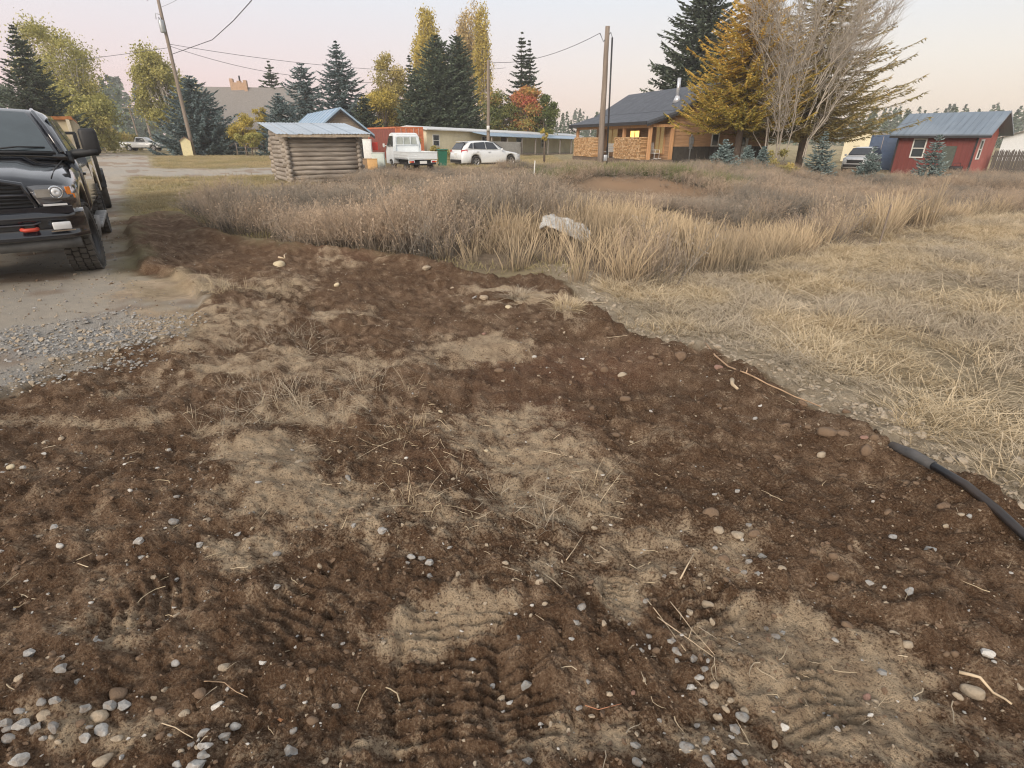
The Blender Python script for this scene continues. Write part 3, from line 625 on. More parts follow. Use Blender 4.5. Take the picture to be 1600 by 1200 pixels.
for i, (px, py, s_, c) in enumerate(allst):
    X, Y, Z = gx[i], gy[i], gzz[i]; size = s_*depth(X, Y, Z)/FPX*1.05
    o = bpy.data.objects.new({'w': 'pebble', 'b': 'cobble'}.get(c, 'stone'), SH[c, i % 5]); COL.objects.link(o)
    fl = 1.0 if c != 'b' else 1.25
    o.scale = (size, size*random.uniform(.9, 1.15), size*fl*random.uniform(.9, 1.2)); o.rotation_euler = (random.uniform(-.35, .35), random.uniform(-.35, .35), random.uniform(-.5, .6))
    o.location = (X, Y, Z + size*(.10 if c != 'b' else .06))
    tag(o, lab[i], {'w': 'pebble', 'b': 'cobble'}.get(c, 'stone'), 'stones lying on the dug soil')
# uncountable small pebbles and crumbs of earth
def f_peb(x, y):
    dS = masks(x, y)[0]
    q = ell([(100, 1120, 150, 70, 1), (300, 1140, 90, 50, .8), (120, 660, 200, 50, .9), (60, 800, 120, 90, .6), (1120, 1080, 130, 110, .8), (1150, 880, 90, 40, .8), (640, 1080, 250, 110, .55), (250, 850, 200, 120, .45), (1480, 1120, 120, 60, .7), (150, 590, 160, 20, 1), (900, 1000, 150, 100, .4)], x, y)
    return sst(-.05, .15, dS)*np.clip(.30+q, 0, 1)*np.clip(1.7/np.maximum(y, .8), .1, 1)
def f_crumb(x, y):
    dS = masks(x, y)[0]; s = ell(SAND, x, y)
    e = np.exp(-((dS-.15)/.35)**2)*sst(-.5, .5, x)
    return sst(0, .15, dS)*np.clip((1-.5*s)*(.35+.65*sst(-.2, .25, fbm(x, y, 2.5, 3, 171)))+.6*e, 0, 1)*np.clip(2.2/np.maximum(y, .8), .12, 1)
def small(nn, box, fn, mean, sig, protos, name, label, cat, lo=.002, hi=.03, dz=.12):
    x, y = pick(nn, box, fn); n = len(x); s = np.clip(rng.lognormal(math.log(mean), sig, n), lo, hi)
    rot = rng.uniform(-.5, .5, (n, 3)); rot[:, 2] = rng.uniform(0, 6.28, n)
    scatter(name, protos, np.stack([x, y, height(x, y) + s*dz], -1), rot, s, rng.integers(0, len(protos), n), label, cat, SM['g'])
def tiny(c, k):
    me = stone_mesh(500+ord(c[0])*3+k, True, 1); me.materials.append(SM[c]); return me
small(30000, (-6, 6, .35, 9), f_peb, .0075, .45, [tiny('g', 0), tiny('lg', 1), tiny('t', 2), tiny('b', 3), tiny('t', 4), tiny('lg', 5), tiny('w', 6), tiny('b', 7)], 'gravel', 'countless small pebbles scattered over the brown soil', 'gravel', .003, .018)
small(230000, (-6, 7, .35, 9.5), f_crumb, .0075, .6, [tiny('b', 10+k) for k in range(5)]+[tiny('t', 15)], 'soil_crumbs', 'crumbs and clods of dark brown earth on the soil', 'soil', .003, .034, .05)
def f_road(x, y): return ell([(130, 530, 130, 20, 1), (60, 560, 90, 16, .9), (230, 512, 70, 14, .7), (150, 580, 60, 12, .8), (200, 500, 60, 8, .5), (40, 600, 80, 14, .5), (170, 560, 60, 14, .6)], x, y)
small(26000, (-6.5, -1, 2.2, 6), f_road, .024, .35, [tiny('g', 20), tiny('lg', 21), tiny('lg', 22), tiny('g', 23), tiny('t', 24)], 'road_gravel', 'band of crushed grey gravel at the edge of the road', 'gravel', .008, .06)
def f_road2(x, y):
    dS, dR, dF, dW = masks(x, y); return sst(-.3, .3, dR)*sst(.5, -.1, dS)*np.clip(3.5/np.maximum(y, 1), .1, 1)*(.3+.7*sst(-.2, .2, fbm(x, y, 1.3, 3, 175)))
small(30000, (-13, -1, 2.2, 13), f_road2, .016, .5, [tiny('g', 30), tiny('lg', 31), tiny('t', 32), tiny('b', 33), tiny('t', 34)], 'road_pebbles', 'loose pebbles strewn over the tan gravel road', 'gravel', .006, .06)
P_clod = [stone_mesh(700+k, True, 1) for k in range(4)]
M_CL = stonemat('pale_clod', (.34, .28, .21), (.52, .44, .34), .1)
for q in P_clod: q.materials.append(M_CL)
def f_strip(x, y):
    dS, dR, dF, dW = masks(x, y); return sst(.9, .2, -dS+.5*fbm(x, y, 2.3, 4, 77))*sst(-.08, .03, -dS)*sst(0, 1, x)*np.clip(3/np.maximum(y, 1), .2, 1)
small(90000, (.3, 8, .8, 9), f_strip, .016, .65, P_clod, 'pale_clods', 'pale crumbly dry clods along the edge of the field', 'soil', .006, .09, .0)

# ================================================================== TREES
def cards(C, D, Nn, L, W, tint):
    "rhombic leaves: centre, long axis, width axis, length, width"
    C, D, Nn = map(np.asarray, (C, D, Nn)); S = np.cross(D, Nn); S /= np.linalg.norm(S, axis=1, keepdims=True)+1e-9
    L = np.asarray(L)[:, None]; W = np.asarray(W)[:, None]
    V = np.stack([C-D*L*.5, C+S*W*.5-D*L*.05, C+D*L*.5, C-S*W*.5-D*L*.05], 1).reshape(-1, 3)
    F = np.arange(len(V)).reshape(-1, 4)
    return V, F, np.repeat(tint, 4)
def unit(a): return a/(np.linalg.norm(a, axis=-1, keepdims=True)+1e-9)
def crown_mesh(parts):
    Vs, Fs, Ts = [], [], []; b = 0
    for V, F, T in parts: Vs.append(V); Fs.append(F+b); Ts.append(T); b += len(V)
    return np_mesh('crown', np.concatenate(Vs), np.concatenate(Fs), False, {'tint': np.clip(np.concatenate(Ts), 0, 1)})
BARK = pm('bark', (.16, .125, .10), .95, var=.4, scale=5, bmp=.6, stretch=(4, 4, 1)); BARK_PALE = pm('bark_pale', (.50, .46, .40), .9, var=.25, scale=5, bmp=.3); BARK_GREY = pm('bark_grey', (.33, .29, .25), .9, var=.3, scale=5, bmp=.4)
BARK_ASP = pm('bark_aspen', (.42, .37, .31), .9, var=.3, scale=5, bmp=.3)
def conifer(name, label, X, Y, h, r, leaf, whorls=34, br=9, droop=.18, card=.30, cw=.10, base=.04, pw=.85, seed=1, z=None, per=11, cat='tree', group=None, gap=0.0, lift=.0, bark=None, jag=.22, tb=.0):
    q = np.random.default_rng(seed); z0 = hz(X, Y)-.05 if z is None else z
    t = thing(name, label, cat, (X, Y, z0), q.uniform(0, 6), group)
    tr = MB(); tr.tube([(0, 0, 0), (.01*h, 0, h*.4), (0, .01*h, h*.97)], [.022*h+.03, .014*h+.02, .006], 8)
    C, D, Nn, L, W, T = [], [], [], [], [], []
    for i in range(whorls):
        f = (i+q.uniform(0, .8))/whorls; zz = h*(base+(1-base)*f); Rr = r*(1-f)**pw*(1 if f > .08 else .75+3*f)
        if q.uniform() < gap: Rr *= q.uniform(.3, .7)
        nb = max(4, int(br*(1-.5*f)))
        for k in range(nb):
            a = 2*math.pi*(k+q.uniform(-.35, .35))/nb + i*1.7; ln = max(.08, Rr*(1+q.normal(0, jag)))
            m = max(3, int(per*ln/r)+2); s = np.linspace(.12, 1, m)
            out_ = np.array([math.cos(a), math.sin(a), 0]); lat = np.array([-out_[1], out_[0], 0])
            zc = zz + ln*(lift*s - droop*np.sin(s*2.3)*1.1 + .12*s**3)
            P = out_*(s*ln)[:, None]; P[:, 2] = zc
            if ln > .5*r and k % 2 == 0: tr.tube([(0, 0, zz), tuple(P[m//2]), tuple(P[-1])], [.006*h*.6+.006, .012, .004], 4, False)
            # an overlapping row along the limb and side sprays that start on it
            sp_ = ln/m; nc = 6
            ld = unit(np.gradient(P, axis=0)); n1 = m
            C.append(P+q.normal(0, card*.05, P.shape)); D.append(unit(ld+q.normal(0, .15, (n1, 3)))); Nn.append(unit(np.array([0, 0, 1.])+q.normal(0, .7, (n1, 3)))); L.append(np.full(n1, sp_*2.2)+card*.5); W.append(cw*q.uniform(.8, 1.3, n1)); T.append(np.clip(.5+q.normal(0, .14, n1), 0, 1))
            sgn = np.where(np.arange(nc) % 2, 1, -1)[None, :, None]*q.uniform(.5, 1.2, (m, nc, 1))
            dd = unit(out_*.75 + lat*sgn + q.normal(0, .28, (m, nc, 3)) + np.array([0, 0, -.22]))
            ll = np.minimum(card*q.uniform(.7, 1.5, (m, nc, 1)), card*.5+ln*.5*(1.05-s)[:, None, None])*(.6+.4*(1-f))
            Pc = P[:, None] + dd*ll*.45 + q.normal(0, card*.06, (m, nc, 3)) + ld[:, None]*q.uniform(-.6, .6, (m, nc, 1))*sp_
            n_ = m*nc; C.append(Pc.reshape(-1, 3)); D.append(dd.reshape(-1, 3)); Nn.append(unit(np.array([0, 0, 1.])+q.normal(0, .7, (n_, 3)))); L.append(ll.reshape(-1)*1.1); W.append(cw*q.uniform(.7, 1.3, n_))
            T.append(np.clip(.5+q.normal(0, .16, n_)+q.normal(0, .10)+tb*(f-.5), 0, 1))
    tr.build('trunk', bark or BARK, t)
    me = crown_mesh([cards(*(np.concatenate(v) for v in (C, D, Nn, L, W, T)))]); link('crown', me, t, leaf)
    return t
def broadleaf(name, label, X, Y, h, rx, rz, leaf, n=9000, card=.22, trunk_h=None, seed=1, z=None, lobes=26, fill=.55, bark=None, cat='tree', group=None, up=.0, lean=(0, 0), tips=0, tshift=None, ry=None):
    q = np.random.default_rng(seed); z0 = hz(X, Y)-.05 if z is None else z
    t = thing(name, label, cat, (X, Y, z0), 0, group); ry = ry or rx
    cz = h-rz; th = trunk_h if trunk_h is not None else max(.3, cz-rz*.6)
    tr = MB(); tr.tube([(0, 0, 0), (lean[0]*.3, lean[1]*.3, th), (lean[0], lean[1], cz+rz*.4)], [.022*h+.03, .016*h+.02, .01], 8)
    # lobes of the crown, foliage gathered on each
    d = unit(q.normal(size=(lobes, 3))); rad = q.uniform(.25, 1, lobes)**.45*.78
    Lc = d*rad[:, None]*np.array([rx, ry, rz])*(1+q.normal(0, .10, (lobes, 1))) + np.array([lean[0], lean[1], cz])
    Lr = q.uniform(.22, .46, lobes)*min(rx, rz)*1.05
    for i in range(lobes):
        a = np.array([lean[0]*.4, lean[1]*.4, th*.8+.2*q.uniform()*h*.3]); b = Lc[i]; m_ = (a+b)/2 + q.normal(0, .08*rx, 3) + np.array([0, 0, -.05*rz])
        tr.tube([a, m_, b], [.008*h+.008, .005*h+.006, .006], 5, False)
    tr.build('trunk', bark or BARK, t)
    k = q.integers(0, lobes, n); v = unit(q.normal(size=(n, 3)))*(q.uniform(0, 1, (n, 1))**fill)*np.array([1, 1, .8])
    C = Lc[k] + v*Lr[k][:, None]*(1+.35*q.normal(size=(n, 1))*.6)
    D = unit(q.normal(size=(n, 3)) + np.array([0, 0, up])); Nn = unit(q.normal(size=(n, 3)))
    lt = q.normal(0, .16, lobes)
    T = np.clip(.5+lt[k]+q.normal(0, .12, n) + (tshift(C) if tshift else 0), 0, 1)
    me = crown_mesh([cards(C, D, Nn, card*q.uniform(.6, 1.4, n), card*.62*q.uniform(.7, 1.3, n), T)]); link('crown', me, t, leaf)
    return t
def shoots(name, label, X, Y, h, r, leaf, n_sh=26, leaves=5000, card=.2, seed=1, z=None, col=True, bark=None, bare=0.2, lean=0, twigs=0, group=None, spread0=.12, power=.6, tw=.006, thick=1.0):
    "upright stems that start near the base (poplars, aspens)"
    q = np.random.default_rng(seed); z0 = hz(X, Y)-.05 if z is None else z
    t = thing(name, label, 'tree', (X, Y, z0), 0, group)
    tr = MB(); C, D = [], []
    for i in range(n_sh):
        a = q.uniform(0, 6.28); f0 = 0 if i < 3 else q.uniform(.03, .65); rr = r*q.uniform(.25, 1.0)
        top = h*(1 if i == 0 else q.uniform(.62, 1.0)); b = np.array([r*spread0*math.cos(a), r*spread0*math.sin(a), f0*h*.8])
        s = np.linspace(0, 1, 7); P = np.stack([b[0]+rr*math.cos(a)*s**power+lean*s*h, b[1]+rr*math.sin(a)*s**power, b[2]+(top-b[2])*s], -1)
        if col: P[:, :2] *= (np.sin(np.clip(P[:, 2:]/h, 0, 1)**.8*2.6+.35))   # closes towards the top
        P[1:-1] += q.normal(0, .012*h, (5, 3))*np.array([1, 1, .3])
        tr.tube([tuple(p) for p in P], list(np.linspace(thick*(.010*h+.02 if i < 3 else .006*h+.01), .006, 7)), 6, False)
        for _ in range(twigs):
            j = q.integers(1, 6); p = P[j]+(P[j+1]-P[j])*q.uniform(); e = p + unit(np.array([math.cos(a+q.normal(0, 1.2)), math.sin(a+q.normal(0, 1.2)), q.uniform(.6, 1.6)]))*h*q.uniform(.05, .14)
            m_ = (p+e)/2+q.normal(0, .01*h, 3); tr.tube([tuple(p), tuple(m_), tuple(e)], [tw*1.6, tw, tw*.4], 3, False)
            e2 = m_ + unit(q.normal(size=3)+np.array([0, 0, .8]))*h*q.uniform(.03, .07); tr.tube([tuple(m_), tuple(e2)], [tw, tw*.4], 3, False)
        m = leaves//n_sh; u = q.uniform(bare, 1, m); j = np.clip((u*6).astype(int), 0, 5); fr = (u*6-j)[:, None]
        C.append(P[j]*(1-fr)+P[j+1]*fr + q.normal(0, 1, (m, 3))*np.array([.10*r+.12, .10*r+.12, .25]))
    tr.build('trunk', bark or BARK_PALE, t)
    if leaves:
        C = np.concatenate(C); n = len(C); D = unit(q.normal(size=(n, 3))+np.array([0, 0, .6]))
        T = np.clip(.5+q.normal(0, .18, n)+.25*vnoise(C[:, 0]*3, C[:, 2], .6, seed), 0, 1)
        me = crown_mesh([cards(C, D, unit(q.normal(size=(n, 3))), card*q.uniform(.6, 1.4, n), card*.6*q.uniform(.7, 1.3, n), T)]); link('crown', me, t, leaf)
    return t
L_BLUE = leafmat('needles_blue', [(0, (.06, .085, .085)), (.5, (.16, .215, .215)), (1, (.33, .40, .41))], trans=.08)
L_DARK = leafmat('needles_dark', [(0, (.035, .045, .032)), (.5, (.085, .11, .075)), (1, (.17, .20, .135))], trans=.08)
L_PINE = leafmat('needles_pine', [(0, (.045, .062, .042)), (.5, (.11, .145, .095)), (1, (.21, .25, .165))], trans=.08)
L_SMALLBLUE = leafmat('needles_pale_blue', [(0, (.09, .12, .115)), (.5, (.24, .31, .30)), (1, (.44, .52, .51))], trans=.08)
L_YEL = leafmat('leaves_yellow', [(0, (.26, .21, .05)), (.5, (.55, .44, .11)), (1, (.78, .62, .20))])
L_YG = leafmat('leaves_yellow_green', [(0, (.22, .22, .07)), (.5, (.44, .41, .14)), (1, (.66, .57, .23))])
L_OLIVE = leafmat('leaves_olive', [(0, (.17, .16, .06)), (.5, (.38, .33, .12)), (1, (.60, .48, .19))])
L_AUT = leafmat('leaves_autumn', [(0, (.13, .16, .06)), (.35, (.25, .25, .09)), (.6, (.52, .33, .11)), (.8, (.52, .21, .10)), (1, (.47, .12, .09))])
L_LARCH = leafmat('needles_larch', [(0, (.22, .20, .05)), (.3, (.44, .36, .09)), (.58, (.68, .46, .11)), (1, (.84, .56, .16))], trans=.2)
L_LARCHR = leafmat('needles_larch_olive', [(0, (.17, .155, .07)), (.5, (.36, .30, .13)), (.8, (.56, .41, .17)), (1, (.74, .50, .21))], trans=.2)
L_DRYPOP = leafmat('leaves_bronze', [(0, (.32, .25, .13)), (.5, (.58, .44, .20)), (1, (.76, .58, .27))])
def px2(px, py, Y): v = at(px, py, Y); return v.x, v.z
def tx(px, Y): return (at(px, 235, Y)).x
def hgt(pytop, Y): return at(800, pytop, Y).z + .05

# far left
conifer('spruce_tree', 'dark pointed spruce at far left behind the black pickup', at(64, 180, 58).x, 58, hgt(38, 58), 3.6, L_DARK, 44, 11, .22, .42, .13, seed=3, per=12, pw=.8)
broadleaf('poplar_tree', 'tall airy yellow green poplar with pale trunk at far left', at(150, 200, 78).x, 78, hgt(0, 78), 5.2, 7.2, L_YG, 21000, .26, trunk_h=5, seed=5, lobes=80, fill=.75, bark=BARK_PALE, lean=(-2.4, 0), up=.6)
broadleaf('willow_tree', 'wide yellow green willow spreading behind the trailer', at(135, 225, 70).x, 70, hgt(130, 70), 4.6, 3.9, L_YG, 19000, .30, trunk_h=1, seed=6, lobes=34)
broadleaf('willow_bush', 'low olive thicket at the far end of the gravel road', at(205, 225, 88).x, 88, hgt(196, 88), 4.6, 2.0, L_OLIVE, 7000, .30, trunk_h=.3, seed=7, lobes=22)
broadleaf('hazy_tree', 'dull grey green tree at left edge above the pickup cab', at(6, 160, 90).x, 90, hgt(122, 90), 3.2, 4, L_PINE, 9000, .36, seed=8, lobes=28)
broadleaf('cottonwood_tree', 'yellow green cottonwood behind the leaning utility pole', at(268, 180, 82).x, 82, hgt(56, 82), 4.2, 6.2, L_YG, 19000, .30, trunk_h=4, seed=9, lobes=40, bark=BARK_PALE, lean=(-.6, 0))
conifer('blue_spruce', 'large blue spruce beside the leaning utility pole', at(312, 200, 66).x, 66, hgt(118, 66), 4.6, L_BLUE, 40, 12, .18, .42, .15, seed=11, per=15, pw=.6, base=.01)
broadleaf('young_birch', 'small bright yellow tree right of the large blue spruce', at(380, 210, 64).x, 64, hgt(165, 64), 1.5, 2.2, L_YEL, 7000, .17, seed=12, lobes=20)
broadleaf('young_birch', 'small golden tree close to the log hut roof', at(412, 210, 70).x, 70, hgt(155, 70), 1.2, 2.4, L_YEL, 5000, .17, seed=13, lobes=18)
broadleaf('yard_shrub', 'low yellow green shrub below the small yellow tree', at(392, 225, 60).x, 60, hgt(205, 60), 1.9, .9, L_YG, 4500, .18, seed=14, lobes=14)
conifer('pine_tree', 'sparse pine with gaps rising behind the grey roof', at(428, 150, 108).x, 108, hgt(95, 108), 3.2, L_PINE, 24, 8, -.05, .7, .22, base=.25, seed=15, gap=.3, jag=.4)
conifer('blue_spruce', 'low blue spruce between log hut and grey roofed house', at(441, 190, 62).x, 62, hgt(145, 62), 2.6, L_BLUE, 30, 10, .18, .4, .14, seed=16, pw=.6)
conifer('blue_spruce', 'twin topped blue spruce, left of the tallest blue spruce', at(482, 190, 76).x, 76, hgt(98, 76), 4.4, L_BLUE, 34, 11, .15, .46, .16, seed=17, pw=.65, jag=.32)
conifer('blue_spruce', 'tallest blue spruce standing behind the blue roofed building', at(538, 190, 74).x, 74, hgt(64, 74), 4.9, L_BLUE, 44, 11, .15, .46, .16, seed=18, pw=.8)
conifer('dark_spruce', 'dark spruce just left of the red container', at(572, 190, 66).x, 66, hgt(148, 66), 2.6, L_DARK, 30, 10, .2, .4, .14, seed=19, pw=.7)
broadleaf('birch_tree', 'tall yellow birch behind the red container', at(615, 190, 78).x, 78, hgt(60, 78), 3.0, 6.6, L_OLIVE, 20000, .24, seed=21, lobes=46, trunk_h=2, tshift=lambda C: .15)
broadleaf('birch_tree', 'lower yellow tree left of the tall yellow birch', at(594, 200, 72).x, 72, hgt(118, 72), 2.4, 4.0, L_YEL, 11000, .22, seed=22, lobes=30, trunk_h=1)
conifer('dark_spruce', 'thin dark spruce between yellow birch and dark pines', at(645, 180, 84).x, 84, hgt(84, 84), 2.4, L_DARK, 32, 9, .15, .46, .15, seed=23, gap=.3)
shoots('poplar_tree', 'yellow green columnar poplar above the dark pines', at(675, 190, 100).x, 100, hgt(8, 100), 3.2, L_YEL, 34, 18000, .34, seed=24, bare=.05)
conifer('pine_tree', 'broad dark green pine behind the cream mobile home', at(687, 190, 74).x, 74, hgt(56, 74), 3.9, L_PINE, 44, 13, .0, .5, .16, seed=25, pw=.5, lift=.15)
conifer('pine_tree', 'slim dark green pine right of the broad pine', at(718, 190, 76).x, 76, hgt(56, 76), 3.2, L_PINE, 44, 12, .0, .46, .16, seed=26, pw=.5, lift=.2)
conifer('dark_spruce', 'dark spruce filling the gap behind the mobile home', at(655, 200, 70).x, 70, hgt(118, 70), 3.0, L_PINE, 30, 10, .05, .46, .18, seed=27, pw=.5)
shoots('bronze_poplar', 'tallest half bare bronze poplar above the mobile home', at(737, 190, 108).x, 108, hgt(-8, 108), 3.4, L_DRYPOP, 32, 9000, .34, seed=28, bare=.3, twigs=3, bark=BARK_GREY, tw=.025)
shoots('bronze_poplar', 'golden bronze poplar right of the tallest poplar', at(757, 190, 104).x, 104, hgt(6, 104), 2.0, L_YEL, 18, 8000, .34, seed=29, bare=.3, bark=BARK_GREY, twigs=2, tw=.025)
conifer('spruce_tree', 'pointed twin topped spruce behind the red autumn tree', at(815, 180, 88).x, 88, hgt(50, 88), 3.6, L_DARK, 36, 9, .1, .5, .17, seed=30, gap=.2)
conifer('spruce_tree', 'shorter top of the pair behind the red autumn tree', at(826, 180, 87).x, 87, hgt(62, 87), 3.0, L_DARK, 34, 9, .1, .5, .17, seed=31, gap=.2)
broadleaf('autumn_tree', 'green and rust autumn tree behind the slim pole', at(786, 200, 74).x, 74, hgt(130, 74), 2.9, 3.6, L_AUT, 10500, .26, seed=32, lobes=30, trunk_h=.8, tshift=lambda C: -.25+.10*(C[:, 2] > 5.6))
broadleaf('autumn_tree', 'bright red and orange autumn tree', at(822, 200, 73).x, 73, hgt(122, 73), 2.5, 3.8, L_AUT, 11000, .25, seed=33, lobes=26, trunk_h=.8, tshift=lambda C: .05+.22*(C[:, 2] > 4.2))
broadleaf('green_tree', 'green leafy tree right of the red autumn tree', at(850, 200, 72).x, 72, hgt(134, 72), 2.0, 3.6, L_AUT, 8500, .25, seed=34, lobes=26, trunk_h=.8, tshift=lambda C: -.42)
broadleaf('yellow_sapling', 'tiny yellow sapling in front of the blue porch roof', at(851, 220, 42).x, 42, hgt(197, 42), .35, .55, L_YEL, 260, .13, seed=35, lobes=8)
# house side
conifer('dark_pine', 'tall black green pine rising behind the wooden house', at(1082, 180, 66).x, 66, hgt(-50, 66), 5.2, L_DARK, 46, 12, .0, .55, .2, base=.16, seed=36, pw=.5, gap=.1, lift=.1, jag=.25)
conifer('larch_tree', 'golden larch overhanging the house gable', at(1152, 235, 37).x, 37, hgt(-30, 37), 3.4, L_LARCH, 52, 13, .22, .24, .06, base=.30, seed=37, pw=.40, per=20, jag=.25, gap=.05, tb=.6)
shoots('bare_aspen', 'leafless pale aspen clump with many leaning stems', at(1228, 250, 35).x, 35, hgt(-95, 35), 3.6, L_OLIVE, 50, 0, .1, seed=38, col=False, bark=BARK_ASP, twigs=60, lean=.05, power=.95, tw=.0085, thick=.40, spread0=.35)
conifer('larch_tree', 'wide olive and bronze larch behind the bare aspen', at(1252, 240, 40).x, 40, hgt(-60, 40), 5.2, L_LARCHR, 48, 12, .12, .28, .055, base=.20, seed=39, pw=.45, per=26, jag=.22, gap=.08, tb=.1)
for px, Y, top, r, lb, sd in ((1129, 30, 216, .85, 'pale blue spruce beside the white side door', 41), (1166, 32, 226, .6, 'smaller blue spruce right of the side door spruce', 42), (1280, 34, 205, .95, 'blue spruce below the bronze larch', 43), (1190, 31, 228, .5, 'little greenish spruce under the golden larch', 47), (1360, 33, 230, .75, 'blue spruce in front of the white car by the red shed', 44), (1456, 31, 208, .95, 'thin topped blue spruce against the red shed wall', 45)):
    conifer('small_spruce', lb, at(px, 255, Y).x, Y, hgt(top, Y) - hz(at(px, 255, Y).x, Y), r, L_SMALLBLUE, 22, 9, .12, .16, .055, base=.01, seed=sd, per=9, pw=.75)
for px, Y, r_, top, lb, sd in ((1215, 33, 1.6, 232, 'bushy olive undergrowth below the bare aspen', 51), (645, 45, 1.1, 212, 'green shrub between container and mobile home', 53), (688, 44, 1.2, 226, 'low green shrub left of the white hatchback', 54)):
    broadleaf('shrub', lb, at(px, 250, Y).x, Y, hgt(top, Y) - hz(at(px, 250, Y).x, Y), r_, .8, L_OLIVE, 3200, .12, trunk_h=.2, seed=sd, lobes=14)
# distant woods along the horizon: one far mass
def far_wood():
    q = np.random.default_rng(77); parts = []
    for i in range(900):
        az = R(q.uniform(-62, 62)); Dd = q.uniform(190, 420); X, Y = Dd*math.sin(az), Dd*math.cos(az)
        h = q.uniform(7, 13)*Dd/260; 
        pxx = 800 + X*923/Y
        if pxx < 250: h *= 1.7 if pxx > 90 else 1.3
        if 250 < pxx < 860: h *= .9
        r = h*.2; n = 110; f = q.uniform(0, 1, n)**1.3; a = q.uniform(0, 6.28, n); rr = r*(1-f)**.8*q.uniform(.5, 1.1, n)
        z0 = float(height(np.array([X]), np.array([Y]))[0])
        C = np.stack([X+rr*np.cos(a), Y+rr*np.sin(a), z0+f*h], -1); D = unit(np.stack([np.cos(a), np.sin(a), np.full(n, -.5)], -1)); 
        parts.append(cards(C, D, unit(q.normal(size=(n, 3))+np.array([0, 0, 1])), np.full(n, h*.11), np.full(n, h*.075), np.clip(q.normal(.45, .15, n)+q.normal(0, .1), 0, 1)))
    o = link('far_wood', crown_mesh(parts), None, L_PINE); tag(o, 'distant dark conifer wood along the horizon', 'forest', kind='stuff')
far_wood()

# ================================================================== BUILDINGS
def ax(dx, dy): return math.atan2(dy, dx)
GLASS = pm('window_glass', (.05, .06, .07), .06, var=.1, bmp=0, spec=.8)
WHITE = pm('white_paint', (.72, .72, .70), .5, var=.05, bmp=.05, dirt=(.45, .42, .36), dirt_amt=.25)
LOG = pm('log_wood', (.34, .295, .25), .9, var=.38, scale=5, bmp=.6, stretch=(.35, 3, 3), dirt=(.20, .165, .135), dirt_amt=.7)
LOGEND = pm('log_end', (.40, .33, .25), .9, var=.35, scale=9, bmp=.5)
TIN = pm('tin_roof', (.50, .57, .64), .36, metal=.55, var=.12, scale=2, bmp=.05, dirt=(.42, .42, .42), dirt_amt=.5)
BLUETIN = pm('blue_tin_roof', (.33, .45, .58), .42, metal=.3, var=.10, scale=2, bmp=.05, dirt=(.46, .53, .60), dirt_amt=.5)
CEDAR = pm('cedar', (.44, .27, .155), .65, var=.25, scale=3, bmp=.2, stretch=(.4, .4, 6))
CEDAR2 = pm('cedar_post', (.58, .33, .17), .6, var=.22, scale=3, bmp=.2, stretch=(5, 5, .4))
SLATE = pm('dark_roof', (.085, .095, .115), .75, var=.25, scale=8, bmp=.3)
DARK = pm('dark_trim', (.035, .035, .04), .6, var=.2, bmp=.1)
def wbox(m, u0, u1, z0, z1, y0, y1): m.box(((u0+u1)/2, (y0+y1)/2, (z0+z1)/2), (abs(u1-u0), abs(y1-y0), abs(z1-z0)))
def window(parent, u, z, w_, h_, y, frame_mat=WHITE, glass=GLASS, mull=1, label=None, face=-1, hbar=True):
    "in a wall lying in the local XZ plane; glass, casing and bars"
    m = MB(); b = .07
    for q in ((u-w_/2, u-w_/2+b, z, z+h_), (u+w_/2-b, u+w_/2, z, z+h_), (u-w_/2+b, u+w_/2-b, z, z+b), (u-w_/2+b, u+w_/2-b, z+h_-b, z+h_)): wbox(m, q[0], q[1], q[2], q[3], y, y+face*.06)
    if hbar: wbox(m, u-w_/2+b, u+w_/2-b, z+h_/2-.03, z+h_/2+.03, y, y+face*.05)
    for k in range(mull-1):
        uu = u-w_/2+w_*(k+1)/mull; wbox(m, uu-.02, uu+.02, z+b, z+h_-b, y, y+face*.045)
    f = m.build('window', frame_mat, parent, label=label)
    g = MB(); wbox(g, u-w_/2+b-.005, u+w_/2-b+.005, z+b-.005, z+h_-b+.005, y+face*.004, y+face*.025); g.build('pane', glass, f)
    return f

